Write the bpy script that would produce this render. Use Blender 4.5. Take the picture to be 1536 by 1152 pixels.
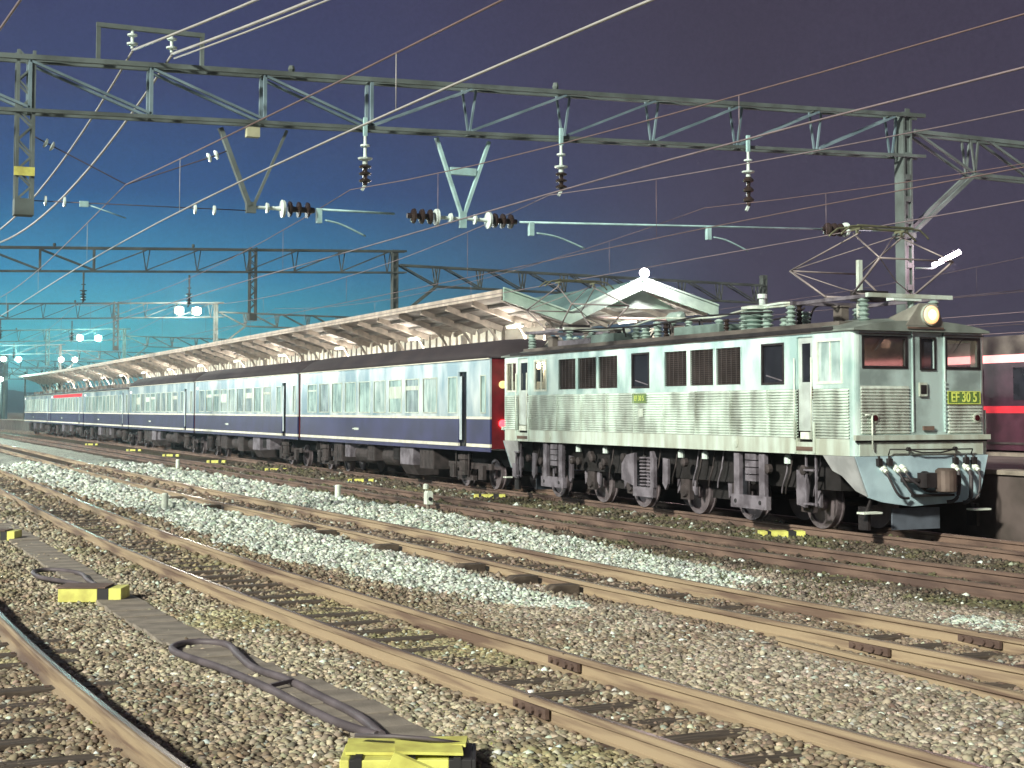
import bpy, math, random
import numpy as np
random.seed(7); rng = np.random.default_rng(11)
R = math.radians
sc = bpy.context.scene
for o in list(bpy.data.objects): bpy.data.objects.remove(o, do_unlink=True)
# ------------------------------------------------------------------ camera
# world axes: +y runs along the tracks away from the camera, +x across them to the right, z=0 is the rail head
cam = bpy.data.cameras.new('camera'); cob = bpy.data.objects.new('camera', cam)
sc.collection.objects.link(cob); sc.camera = cob
cob.location = (0, 0, 2.1); cob.rotation_euler = (R(93), R(0), R(-24.5))
cam.sensor_width = 36; cam.lens = 2200/1536*36; cam.shift_y = -76.3/1536
cam.clip_start = .1; cam.clip_end = 4000
# ------------------------------------------------------------------ world: night sky with the glow of the yard floodlights low on the left
w = bpy.data.worlds.new('World'); sc.world = w; w.use_nodes = True
nt = w.node_tree; N = nt.nodes; L = nt.links
for n in list(N): N.remove(n)
wo = N.new('ShaderNodeOutputWorld'); bg = N.new('ShaderNodeBackground'); L.new(bg.outputs[0], wo.inputs[0])
tc = N.new('ShaderNodeTexCoord')
def vdot(v):
    d = N.new('ShaderNodeVectorMath'); d.operation = 'DOT_PRODUCT'; L.new(tc.outputs['Generated'], d.inputs[0]); d.inputs[1].default_value = v; return d.outputs['Value']
def ramp(src, stops):
    r = N.new('ShaderNodeValToRGB'); L.new(src, r.inputs[0]); e = r.color_ramp.elements
    while len(e) < len(stops): e.new(.5)
    for q, (p, c) in zip(e, stops): q.position = p; q.color = (*c, 1)
    return r.outputs[0]
def srgb(*c): return tuple((x/255/12.92 if x/255 <= .04045 else ((x/255+.055)/1.055)**2.4) for x in c)
# elevation ramps, one for the glowing side, one for the far side, mixed by azimuth
sz = N.new('ShaderNodeSeparateXYZ'); L.new(tc.outputs['Generated'], sz.inputs[0])
glow = ramp(sz.outputs['Z'], [(0, srgb(80, 196, 200)), (.045, srgb(66, 182, 196)), (.09, srgb(42, 132, 175)), (.145, srgb(38, 78, 130)), (.21, srgb(54, 62, 102)), (.32, srgb(58, 55, 86))])
dark = ramp(sz.outputs['Z'], [(0, srgb(76, 62, 78)), (.06, srgb(68, 60, 78)), (.15, srgb(66, 60, 78)), (.3, srgb(62, 56, 72))])
at = N.new('ShaderNodeMath'); at.operation = 'ARCTAN2'; L.new(sz.outputs['X'], at.inputs[0]); L.new(sz.outputs['Y'], at.inputs[1])
mr = N.new('ShaderNodeMapRange'); mr.inputs[1].default_value = R(8); mr.inputs[2].default_value = R(35); mr.interpolation_type = 'SMOOTHSTEP'
ab = N.new('ShaderNodeMath'); ab.operation = 'ABSOLUTE'; L.new(at.outputs[0], ab.inputs[0]); L.new(ab.outputs[0], mr.inputs[0])
mx = N.new('ShaderNodeMix'); mx.data_type = 'RGBA'; L.new(mr.outputs[0], mx.inputs[0]); L.new(glow, mx.inputs[6]); L.new(dark, mx.inputs[7])
ns = N.new('ShaderNodeTexNoise'); ns.inputs['Scale'].default_value = 3.2; ns.inputs['Detail'].default_value = 9; ns.inputs['Roughness'].default_value = .62; L.new(tc.outputs['Generated'], ns.inputs[0])
mv = N.new('ShaderNodeMapRange'); L.new(ns.outputs[0], mv.inputs[0]); mv.inputs[3].default_value = .66; mv.inputs[4].default_value = 1.0
n3 = N.new('ShaderNodeTexNoise'); n3.inputs['Scale'].default_value = 420; n3.inputs['Detail'].default_value = 2; L.new(tc.outputs['Generated'], n3.inputs[0])
m3 = N.new('ShaderNodeMapRange'); L.new(n3.outputs[0], m3.inputs[0]); m3.inputs[3].default_value = .80; m3.inputs[4].default_value = 1.20
m4 = N.new('ShaderNodeMath'); m4.operation = 'MULTIPLY'; L.new(mv.outputs[0], m4.inputs[0]); L.new(m3.outputs[0], m4.inputs[1])
L.new(mx.outputs[2], bg.inputs[0]); L.new(m4.outputs[0], bg.inputs[1])
# ------------------------------------------------------------------ the yard flood behind the camera on the left
sl = bpy.data.lights.new('yard_light', 'SUN'); so = bpy.data.objects.new('yard_light', sl); sc.collection.objects.link(so)
sl.energy = 4.6; sl.angle = R(5); sl.color = (1.0, .965, .83)
from mathutils import Vector, Matrix
so.rotation_euler = Vector((.80, .40, -.46)).to_track_quat('-Z', 'Y').to_euler()
sc.view_settings.view_transform = 'Standard'; sc.view_settings.look = 'None'; sc.view_settings.exposure = 0.5
sc.view_settings.gamma = 1
sc.render.engine = 'CYCLES'
# ------------------------------------------------------------------ materials
MATS = {}
def mat(name, col, rough=.7, metal=0, var=.25, scale=3, bump=0, bscale=30, emit=None, estr=0, col2=None, detail=5, stretch=None, coat=0, lo=.38, hi=.62, island=0):
    m = bpy.data.materials.new(name); m.use_nodes = True; t = m.node_tree; n = t.nodes; l = t.links
    b = n['Principled BSDF']; b.inputs['Roughness'].default_value = rough; b.inputs['Metallic'].default_value = metal
    b.inputs['Coat Weight'].default_value = coat; b.inputs['Coat Roughness'].default_value = .12
    c = n.new('ShaderNodeTexCoord'); vec = c.outputs['Object']
    if stretch:
        mp = n.new('ShaderNodeMapping'); l.new(vec, mp.inputs[0]); mp.inputs['Scale'].default_value = stretch; vec = mp.outputs[0]
    tx = n.new('ShaderNodeTexNoise'); tx.inputs['Scale'].default_value = scale; tx.inputs['Detail'].default_value = detail; l.new(vec, tx.inputs[0])
    r = n.new('ShaderNodeValToRGB'); l.new(tx.outputs[0], r.inputs[0])
    c2 = col2 or tuple(x*(1-var) for x in col); c1 = col if col2 else tuple(min(1, x*(1+var*.5)) for x in col)
    r.color_ramp.elements[0].position = lo; r.color_ramp.elements[1].position = hi
    r.color_ramp.elements[0].color = (*c2, 1); r.color_ramp.elements[1].color = (*c1, 1)
    out = r.outputs[0]
    if island:
        g = n.new('ShaderNodeNewGeometry'); mr = n.new('ShaderNodeMapRange'); l.new(g.outputs['Random Per Island'], mr.inputs[0])
        mr.inputs[3].default_value = 1-island; mr.inputs[4].default_value = 1+island
        h = n.new('ShaderNodeVectorMath'); h.operation = 'SCALE'; l.new(out, h.inputs[0]); l.new(mr.outputs[0], h.inputs['Scale']); out = h.outputs[0]
    l.new(out, b.inputs['Base Color'])
    if bump:
        t2 = n.new('ShaderNodeTexNoise'); t2.inputs['Scale'].default_value = bscale; t2.inputs['Detail'].default_value = 6; l.new(vec, t2.inputs[0])
        bp = n.new('ShaderNodeBump'); bp.inputs['Strength'].default_value = bump; bp.inputs['Distance'].default_value = .02
        l.new(t2.outputs[0], bp.inputs['Height']); l.new(bp.outputs[0], b.inputs['Normal'])
    if emit: b.inputs['Emission Color'].default_value = (*emit, 1); b.inputs['Emission Strength'].default_value = estr
    MATS[name] = m; return m
steel = mat('stainless', (.74, .90, .84), .30, .25, col2=(.34, .52, .50), scale=1.7, stretch=(1, 1.0, .5), bump=.25, bscale=2.2, detail=8)  # patches combine stains with lamp reflections painted into the colour
steel_c = mat('corrugated', (.76, .88, .80), .32, .25, col2=(.36, .40, .35), scale=3.2, stretch=(1, .8, .28), detail=12, lo=.36, hi=.60)  # ribs carry the same mix of stains and painted lamp reflections
sill_m = mat('sill_metal', (.62, .74, .66), .45, .15, col2=(.42, .46, .38), scale=3, stretch=(1, 1, .2), detail=7)
front_m = mat('front_steel', (.50, .66, .64), .42, .2, col2=(.26, .34, .33), scale=1.7, detail=7)
skirtm = mat('skirt_blue', (.50, .68, .74), .5, .05, col2=(.36, .50, .56), scale=2.5, detail=7)
lilac = mat('bogie_paint', (.19, .175, .205), .6, 0, col2=(.09, .08, .095), scale=4, detail=6)
under = mat('underframe', (.014, .012, .013), .8, 0, col2=(.007, .006, .006), scale=5)
undbox = mat('underfloor_grey', (.055, .044, .045), .75, 0, col2=(.022, .018, .018), scale=4)
roofm = mat('roof_grey', (.15, .135, .12), .75, 0, col2=(.05, .042, .04), scale=2, stretch=(1, .6, 1))
coachroof = mat('coach_roof', (.042, .033, .036), .8, 0, col2=(.028, .022, .027), scale=.8, detail=7)
blue = mat('coach_blue', (.045, .05, .15), .3, 0, col2=(.03, .034, .095), scale=1.2, coat=.6, detail=7)
pale = mat('coach_pale', (.72, .82, .82), .28, .1, col2=(.24, .38, .46), scale=1.1, coat=.8, detail=8, stretch=(1, 1.1, .45), lo=.40, hi=.64, bump=.3, bscale=2.0)  # blue panel whose lamp reflections are painted in as a pale colour
cream = mat('cream_stripe', (.74, .74, .62), .5, 0, var=.15)
redend = mat('coach_end_red', (.16, .012, .018), .5, 0, var=.3)  # tail lamp glow painted onto the end panel as red
greenpl = mat('plate_green', (.13, .22, .06), .45, 0, var=.2)
yel = mat('plate_yellow', (.66, .76, .16), .5, 0, var=.1)
glass = mat('dark_glass', (.02, .022, .03), .06, 0, var=.3)
rust = mat('rail_rust', (.32, .25, .165), .65, .0, col2=(.14, .095, .07), lo=.36, hi=.54, scale=1.6, stretch=(1, .35, 7), detail=11, bump=.15, bscale=40)
rustd = mat('rail_rust_dark', (.17, .115, .088), .75, .0, col2=(.085, .055, .045), scale=2.2, stretch=(1, .5, 3), detail=8)
railtop = mat('rail_top', (.34, .27, .23), .32, .5, col2=(.16, .11, .09), scale=2, stretch=(1, .3, 1), detail=9)
wood = mat('sleeper_wood', (.105, .082, .062), .9, 0, col2=(.045, .034, .026), scale=6, stretch=(.6, 4, 1), bump=.4, bscale=20)
conc = mat('concrete', (.27, .24, .20), .9, 0, col2=(.17, .15, .125), scale=3, bump=.3, bscale=50)
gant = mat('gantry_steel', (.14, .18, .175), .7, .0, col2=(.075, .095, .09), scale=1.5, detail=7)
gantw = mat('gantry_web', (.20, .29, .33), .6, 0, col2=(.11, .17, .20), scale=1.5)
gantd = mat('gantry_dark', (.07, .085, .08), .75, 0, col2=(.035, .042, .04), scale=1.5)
vteal = mat('hanger_paint', (.35, .56, .56), .5, 0, var=.25)
porc = mat('porcelain', (.62, .74, .70), .25, 0, var=.1)
porcd = mat('porcelain_dark', (.035, .025, .022), .25, 0, var=.2)
pgreen = mat('roof_porcelain', (.30, .41, .37), .35, 0, var=.25, scale=6)
wirem = mat('wire', (.27, .22, .235), .5, .3, var=.15)
wirec = mat('wire_copper', (.22, .155, .15), .5, .3, var=.15)
wired = mat('wire_dark', (.10, .08, .09), .6, .2, var=.2)
feeder = mat('feeder_wire', (.40, .40, .385), .5, .1, var=.1)
whitep = mat('white_paint', (.72, .80, .70), .6, 0, var=.15, scale=8)
ypaint = mat('yellow_paint', (.70, .72, .18), .6, 0, col2=(.50, .48, .12), scale=5)
blackp = mat('black_paint', (.02, .02, .022), .6)
cablem = mat('cable_rubber', (.10, .085, .095), .6, 0, var=.3)
green_c = mat('canopy_green', (.40, .58, .48), .6, 0, col2=(.28, .42, .36), scale=2)
canroof = mat('canopy_roof', (.10, .19, .18), .8, 0, col2=(.06, .12, .12), scale=1, stretch=(1, 1, 1))
canund = mat('canopy_underside', (.44, .41, .38), .8, 0, col2=(.24, .21, .19), scale=1.2, stretch=(3, .5, 1))
beamm = mat('canopy_beam', (.50, .44, .38), .7, 0, var=.25)
platm = mat('platform_top', (.13, .11, .105), .9, 0, col2=(.08, .07, .065), scale=1)
platf = mat('platform_face', (.10, .08, .075), .9, 0, col2=(.055, .045, .04), scale=1.5)
maroon = mat('maroon_paint', (.060, .020, .035), .4, 0, var=.3)
redlit = mat('red_band', (.5, .02, .03), .4, 0, emit=(1, .05, .08), estr=.3)  # glowing red for reflected light on a coach and streaks on the train
pinklit = mat('lit_window_pink', (.5, .3, .3), .4, 0, emit=(1, .32, .30), estr=1.6)  # pink light streak given as a glowing colour
bldg = mat('far_building', (.02, .035, .055), .9, 0, var=.3, scale=.3)
bogm = mat('dull_iron', (.035, .03, .032), .6, .3, col2=(.015, .012, .013), scale=5)
tyre = mat('wheel_tyre', (.28, .24, .26), .4, .6, var=.3)
redlamp = mat('red_lamp', (.8, .02, .03), .3, emit=(1, .03, .04), estr=6)
interior = mat('cab_interior', (.12, .085, .065), .7, 0, col2=(.035, .025, .025), scale=4)
hose = mat('hose_rubber', (.05, .045, .05), .6)
dkhole = mat('louvre_dark', (.02, .018, .02), .7, .2)
louv = mat('louvre_slat', (.075, .062, .06), .55, .3, var=.3)
moss = mat('moss', (.10, .115, .04), .95, 0, col2=(.05, .055, .022), scale=30)
def emis(name, col, st): return mat(name, (.5, .5, .5), emit=col, estr=st)
lampw = emis('flood_white', (1, .95, .86), 40)
lampg = emis('flood_green', (.62, 1, .9), 30)
lampp = emis('lamp_pink', (1, .85, .9), 25)
headl = emis('headlight_glass', (1, .42, .12), 1.15); headc = emis('headlight_core', (1, .72, .34), 1.9)
tube_m = emis('fluorescent', (1, .9, .75), 6)
def glassmat():
    m = bpy.data.materials.new('cab_glass'); m.use_nodes = True; t = m.node_tree; n = t.nodes
    n.remove(n['Principled BSDF']); o = n['Material Output']
    a = n.new('ShaderNodeBsdfTransparent'); g = n.new('ShaderNodeBsdfGlossy'); g.inputs['Roughness'].default_value = .05
    a.inputs[0].default_value = (.8, .78, .78, 1); k = n.new('ShaderNodeMixShader'); k.inputs[0].default_value = .14
    t.links.new(a.outputs[0], k.inputs[1]); t.links.new(g.outputs[0], k.inputs[2]); t.links.new(k.outputs[0], o.inputs[0]); return m
cabglass = glassmat()
def lit_pane(name, c1, c2, st):  # emission mixes lit interiors with reflections painted into the panes
    m = mat(name, (.22, .30, .28), .12, 0, var=.4, scale=2.2, coat=1)
    t = m.node_tree; n = t.nodes; b = n['Principled BSDF']
    c = n.new('ShaderNodeTexCoord'); mp = n.new('ShaderNodeMapping'); mp.inputs['Scale'].default_value = (1, 3.1, .8)
    t.links.new(c.outputs['Object'], mp.inputs[0])
    x = n.new('ShaderNodeTexNoise'); x.inputs['Scale'].default_value = 1.4; x.inputs['Detail'].default_value = 3; t.links.new(mp.outputs[0], x.inputs[0])
    r = n.new('ShaderNodeValToRGB'); r.color_ramp.elements[0].position = .4; r.color_ramp.elements[1].position = .6
    r.color_ramp.elements[0].color = (*c2, 1); r.color_ramp.elements[1].color = (*c1, 1)
    t.links.new(x.outputs[0], r.inputs[0]); t.links.new(r.outputs[0], b.inputs['Emission Color']); b.inputs['Emission Strength'].default_value = st
    return m
paneA = lit_pane('window_blind_green', (.50, .70, .60), (.16, .27, .26), .6)
paneB = lit_pane('window_blind_pale', (.75, .85, .75), (.30, .42, .38), .6)
paneC = lit_pane('window_dim', (.45, .55, .58), (.12, .17, .20), .5)
# ------------------------------------------------------------------ mesh helpers
def link(o): sc.collection.objects.link(o); return o
def wpos(p):
    v = Vector((0, 0, 0))
    while p: v += Vector(p.location); p = p.parent
    return v
class MB:
    def __init__(s): s.v = []; s.f = []; s.sm = []
    def add(s, vs, fs, smooth=False):
        b = len(s.v); s.v += [tuple(v) for v in vs]; s.f += [tuple(i+b for i in f) for f in fs]; s.sm += [smooth]*len(fs); return s
    def box(s, x0, x1, y0, y1, z0, z1):
        return s.add([(x, y, z) for x in (x0, x1) for y in (y0, y1) for z in (z0, z1)],
                     [(0, 1, 3, 2), (4, 6, 7, 5), (0, 4, 5, 1), (2, 3, 7, 6), (0, 2, 6, 4), (1, 5, 7, 3)])
    def bar(s, a, b, w, h=None, up=(0, 0, 1)):
        h = h or w; a = Vector(a); b = Vector(b); d = (b-a).normalized(); u = Vector(up)
        if abs(d.dot(u)) > .99: u = Vector((1, 0, 0))
        r = d.cross(u).normalized(); u = r.cross(d).normalized()
        q = [(-1, -1), (1, -1), (1, 1), (-1, 1)]
        vs = [p+r*(i*w/2)+u*(j*h/2) for p in (a, b) for i, j in q]
        return s.add(vs, [(3, 2, 1, 0), (4, 5, 6, 7), (0, 1, 5, 4), (1, 2, 6, 5), (2, 3, 7, 6), (3, 0, 4, 7)])
    def tube(s, pts, r, n=6, caps=True):
        pts = [Vector(p) for p in pts]; rs = r if isinstance(r, (list, tuple)) else [r]*len(pts); vs = []; fs = []
        for i, p in enumerate(pts):
            d = (pts[min(i+1, len(pts)-1)]-pts[max(i-1, 0)]).normalized(); u = Vector((0, 0, 1)) if abs(d.z) < .95 else Vector((1, 0, 0))
            a = d.cross(u).normalized(); b = a.cross(d)
            for k in range(n): t = 2*math.pi*k/n; vs.append(p+(a*math.cos(t)+b*math.sin(t))*rs[i])
        for i in range(len(pts)-1):
            for k in range(n): fs.append((i*n+k, i*n+(k+1) % n, (i+1)*n+(k+1) % n, (i+1)*n+k))
        s.add(vs, fs, True)
        if caps: m = len(pts)-1; b = len(s.v)-len(vs); s.f += [tuple(b+k for k in reversed(range(n))), tuple(b+m*n+k for k in range(n))]; s.sm += [False]*2
        return s
    def lathe(s, o, axis, prof, n=14):   # prof: (distance along axis, radius)
        o = Vector(o); d = Vector(axis).normalized(); return s.tube2([o+d*t for t, _ in prof], [r for _, r in prof], d, n)
    def tube2(s, pts, rs, d, n):
        u = Vector((0, 0, 1)) if abs(d.z) < .9 else Vector((1, 0, 0)); a = d.cross(u).normalized(); b = a.cross(d); vs = []; fs = []
        for p, r in zip(pts, rs):
            for k in range(n): t = 2*math.pi*k/n; vs.append(p+(a*math.cos(t)+b*math.sin(t))*r)
        for i in range(len(pts)-1):
            for k in range(n): fs.append((i*n+k, i*n+(k+1) % n, (i+1)*n+(k+1) % n, (i+1)*n+k))
        fs += [tuple(reversed(range(n))), tuple((len(pts)-1)*n+k for k in range(n))]
        return s.add(vs, fs)
    def prism(s, poly, ax, a, b):        # poly extruded along axis ax from a to b; poly coords are the two other axes in order
        def P(p, t):
            q = list(p); q.insert(ax, t); return tuple(q)
        n = len(poly); vs = [P(p, a) for p in poly]+[P(p, b) for p in poly]
        return s.add(vs, [tuple(range(n)), tuple(reversed(range(n, 2*n)))]+[(i, i+n, (i+1) % n+n, (i+1) % n) for i in range(n)])
    def wall(s, ax, t0, t1, u0, u1, z0, z1, holes):  # slab normal to axis ax (0 or 1) between t0,t1 with rectangular holes (u0,u1,z0,z1)
        us = sorted({u0, u1, *[h[0] for h in holes], *[h[1] for h in holes]}); zs = sorted({z0, z1, *[h[2] for h in holes], *[h[3] for h in holes]})
        us = [u for u in us if u0 <= u <= u1]; zs = [z for z in zs if z0 <= z <= z1]
        for i in range(len(us)-1):
            run = None
            for j in range(len(zs)-1):
                c = ((us[i]+us[i+1])/2, (zs[j]+zs[j+1])/2); hole = any(h[0] < c[0] < h[1] and h[2] < c[1] < h[3] for h in holes)
                if not hole:
                    if run is None: run = zs[j]
                if run is not None and (hole or j == len(zs)-2):
                    top = zs[j] if hole else zs[j+1]
                    if ax == 0: s.box(t0, t1, us[i], us[i+1], run, top)
                    else: s.box(us[i], us[i+1], t0, t1, run, top)
                    run = None
        return s
    def build(s, name, m, parent=None, loc=None, bevel=0):
        me = bpy.data.meshes.new(name); off = wpos(parent) if parent else Vector(loc or (0, 0, 0))
        me.from_pydata([tuple(Vector(v)-off) for v in s.v], [], s.f); me.materials.append(m)
        me.polygons.foreach_set('use_smooth', s.sm); me.validate()
        o = bpy.data.objects.new(name, me); link(o)
        if parent: o.parent = parent
        elif loc: o.location = loc
        if bevel:
            b = o.modifiers.new('bevel', 'BEVEL'); b.width = bevel; b.segments = 2; b.limit_method = 'ANGLE'
        return o
def tag(o, label=None, cat=None, group=None, kind=None):
    if label: o['label'] = label
    if cat: o['category'] = cat
    if group: o['group'] = group
    if kind: o['kind'] = kind
    return o
def thing(name, label, cat, loc=(0, 0, 0), group=None):
    e = bpy.data.objects.new(name, None); e.empty_display_size = .3; link(e); e.location = loc; return tag(e, label, cat, group)
def copy_tree(o, parent=None):
    c = o.copy(); link(c); c.parent = parent
    for ch in list(o.children): copy_tree(ch, c)
    return c
def relabel(o, label): o['label'] = label; return o
def bend(x, y): return x-(max(0, y-125)**2)/1500
def ip(tab, s):
    xs = [a for a, _ in tab]; ys = [b for _, b in tab]; return float(np.interp(s, xs, ys))
def frange(a, b, st):
    n = max(1, int(round((b-a)/st))); return [a+(b-a)*i/n for i in range(n+1)]
# ------------------------------------------------------------------ track alignments
CA = [(-40, 3.2), (0, 2.0), (8.9, 1.24), (12.8, 1.0), (15.8, .9), (30, .8), (300, .8)]
CB = [(-40, 9.0), (0, 6.3), (7, 5.52), (8.7, 5.36), (10.7, 5.17), (12.7, 5.04), (15.5, 4.86), (20, 4.62), (26, 4.48), (32, 4.44), (42, 4.5), (55, 4.55), (300, 4.6)]
CC = [(-40, 11.5), (0, 10.3), (9.4, 9.40), (12.6, 9.05), (18.5, 8.84), (24, 8.75), (30, 8.55), (40, 8.32), (51, 8.28), (92, 8.5), (300, 8.5)]
CD = [(-40, 14.6), (0, 14.0), (14, 13.25), (17.3, 12.95), (24, 12.85), (33, 12.85), (45, 12.6), (300, 12.6)]
CE = [(-40, 16.5), (300, 16.5)]
CF = [(-40, 27.7), (300, 27.7)]
G2 = .6
def smooth_c(tab, s):  # light smoothing of the alignment
    return bend(sum(ip(tab, s+d) for d in (-3, -1.5, 0, 1.5, 3))/5, s)
# ------------------------------------------------------------------ ground
def noise2(x, y, seed=0, octs=4, sc_=1.0):
    x = np.asarray(x, float)*sc_; y = np.asarray(y, float)*sc_; out = np.zeros_like(x); amp = 1; tot = 0
    for k in range(octs):
        xi = np.floor(x).astype(np.int64); yi = np.floor(y).astype(np.int64); fx = x-xi; fy = y-yi
        fx = fx*fx*(3-2*fx); fy = fy*fy*(3-2*fy)
        def h(a, b):
            n = (a*374761393+b*668265263+(seed+k)*974634777) & 0x7fffffff; n = ((n ^ (n >> 13))*1274126177) & 0x7fffffff
            return (n ^ (n >> 16) & 0xffff).astype(float) % 65536/65536
        out += amp*((h(xi, yi)*(1-fx)+h(xi+1, yi)*fx)*(1-fy)+(h(xi, yi+1)*(1-fx)+h(xi+1, yi+1)*fx)*fy)
        tot += amp; amp *= .5; x = x*2.03; y = y*2.03
    return out/tot
tabs = [CA, CB, CC, CD, CE]
def centre_arr(tab, y):
    y = np.asarray(y, float); xs = [a for a, _ in tab]; ys = [b for _, b in tab]
    return sum(np.interp(y+d, xs, ys) for d in (-3, -1.5, 0, 1.5, 3))/5-np.maximum(0, y-125)**2/1500
def ground_h(x, y):
    h = np.full(np.shape(x), -.155)+(noise2(x, y, 3, 3, 1.3)-.5)*.07
    for t in tabs:
        d = np.abs(x-centre_arr(t, y)); h = h-.035*np.exp(-(d/.45)**4)
    cb = centre_arr(CB, y); cc = centre_arr(CC, y); cd = centre_arr(CD, y)
    h = h+.09*np.exp(-((x-(cc-1.45))/.45)**2)*np.clip((y-12)/5, 0, 1)+.07*np.exp(-((x-(cc+1.8))/.5)**2)*np.clip((y-11)/5, 0, 1)
    h = h-.05*np.clip((x-18)/2, 0, 1)
    far = np.clip((np.abs(x)-60)/40, 0, 1)+np.clip((y-150)/60, 0, 1)
    return np.where(far > 0, h*(1-np.clip(far, 0, 1))+(-.2)*np.clip(far, 0, 1), h)
gx = np.unique(np.concatenate([np.linspace(-1800, -30, 12), np.linspace(-30, -9, 22), np.linspace(-9, 20, 210), np.linspace(20, 40, 21), np.linspace(40, 1800, 12)]))
gy = np.unique(np.concatenate([np.linspace(-300, -5, 10), np.linspace(-5, 3, 17), np.linspace(3, 40, 300), np.linspace(40, 110, 160), np.linspace(110, 200, 45), np.linspace(200, 2600, 18)]))
XX, YY = np.meshgrid(gx, gy); ZZ = ground_h(XX, YY)
me = bpy.data.meshes.new('ground'); nx, ny = len(gx), len(gy)
idx = np.arange(nx*ny).reshape(ny, nx); q = np.stack([idx[:-1, :-1], idx[:-1, 1:], idx[1:, 1:], idx[1:, :-1]], -1).reshape(-1, 4)
def np_mesh(me, V, F):
    k = F.shape[1]; me.vertices.add(len(V)); me.vertices.foreach_set('co', V.astype(np.float32).ravel())
    me.loops.add(F.size); me.loops.foreach_set('vertex_index', F.astype(np.int32).ravel())
    me.polygons.add(len(F)); me.polygons.foreach_set('loop_start', np.arange(0, F.size, k, dtype=np.int32))
    me.update(calc_edges=True)
np_mesh(me, np.stack([XX, YY, ZZ], -1).reshape(-1, 3), q)
gob = link(bpy.data.objects.new('ground', me)); tag(gob, 'gravel and dirt ground of the rail yard', None, None, 'structure')
# vertex attribute for zones: 0 tan gravel, 1 white ballast, 2 mossy dark, 3 brown
def zones(x, y):
    n = noise2(x, y, 21, 4, .8); n2 = noise2(x, y, 40, 4, 2.1)
    cb = centre_arr(CB, y); cc = centre_arr(CC, y); cd = centre_arr(CD, y); ca = centre_arr(CA, y)
    nn = (n-.5)*1.1+(n2-.5)*.7
    # white strip on the near side of track C: from the far left, petering out at y~14
    bx = lambda t: np.interp(y, [p for p, _ in t], [q for _, q in t])
    lo_ = bx([(13.5, 7.8), (14.5, 7.45), (15.5, 7.0), (17.1, 6.5), (19.7, 6.25), (22.2, 6.0), (24.5, 5.75), (33, 5.85), (41, 5.6), (60, 5.4)]); hi_ = bx([(13.5, 7.3), (14.2, 7.5), (15.2, 7.7), (17.8, 7.85), (20.6, 8.02), (24, 8.15), (60, 7.9)])
    w1 = np.clip((x-lo_+nn*.55)*5, 0, 1)*np.clip((hi_-x+nn*.5)*7, 0, 1)*np.clip((y-14.0+nn*1.5)/1.2, 0, 1)
    lo_ = cc+.95; hi_ = bx([(14.5, 10.75), (16.2, 11.1), (19.8, 11.6), (26, 11.9), (45, 11.9), (60, 11.6)])
    w2 = np.clip((x-lo_+nn*.55)*6, 0, 1)*np.clip((hi_-x+nn*.5)*6, 0, 1)*np.clip((y-15+nn*1.5)/1.2, 0, 1)
    w3 = np.clip(1-(((x-10.8)/.5)**2+((y-12.0)/.75)**2)+nn, 0, 1)*(y < 14)
    white = np.clip(np.maximum(np.maximum(w1, w2), w3), 0, 1)
    moss_ = np.clip((x-(cd-1.9)+nn)*1.5, 0, 1)*np.clip((18.5-x)*2, 0, 1)
    inner = np.zeros_like(x)
    for t in tabs[:4]:
        inner = np.maximum(inner, np.clip((.95-np.abs(x-centre_arr(t, y))+nn*.3)*4, 0, 1))
    brown = np.clip(np.exp(-((x-(cb+1.1))/.6)**2)*1.1*np.clip((y-11)/6, .15, 1)+inner*.75+np.exp(-((x-(ca+1.1))/.4)**2)*.5+np.clip((n2-.56)*5, 0, .6), 0, 1)
    yell = np.clip((noise2(x, y, 77, 4, .7)-.53)*9, 0, 1)*np.clip((cb+1.5-x), 0, 1)
    return white, moss_*(1-white), brown*(1-white), yell*(1-white)
def col_for(x, y, pick=False):
    w_, m_, b_, y_ = zones(x, y)
    if pick:
        j = rng.normal(0, .28, len(x)); w_ = np.clip(((w_+j)-.5)*6+.5, 0, 1); b_ = np.clip(b_+rng.normal(0, .3, len(x)), 0, 1)*(1-w_); m_ = np.clip(m_+rng.normal(0, .15, len(x)), 0, 1)*(1-w_)
    cb = centre_arr(CB, y); tb = np.clip((x-cb-.5)/1.5, 0, 1)[:, None]*np.clip((22-y)/8, 0, 1)[:, None]
    base = np.array([.37, .335, .245])*(1-tb)+np.array([.33, .295, .235])*tb
    c = base+0*x[:, None]
    def mixc(c, k, col): k = k[:, None]; return c*(1-k)+np.array(col)*k
    c = mixc(c, np.clip((x-cb-2.2)/1.2, 0, 1)*np.clip((x-cb-2.2), 0, 1), (.27, .235, .19)); c = mixc(c, b_*.8, (.15, .105, .07)); c = mixc(c, y_*.4, (.27, .27, .12)); c = mixc(c, m_*.95, (.070, .055, .038)); c = mixc(c, w_, (.47, .53, .47))
    mm = m_*np.clip((noise2(x, y, 90, 4, 1.1)-.5)*6, 0, 1); c = mixc(c, mm*.4, (.12, .14, .05)); return c
def set_cols(me, cols):
    a = me.color_attributes.new('zone', 'FLOAT_COLOR', 'POINT'); a.data.foreach_set('color', np.concatenate([cols, np.ones((len(cols), 1))], 1).astype(np.float32).ravel())
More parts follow.
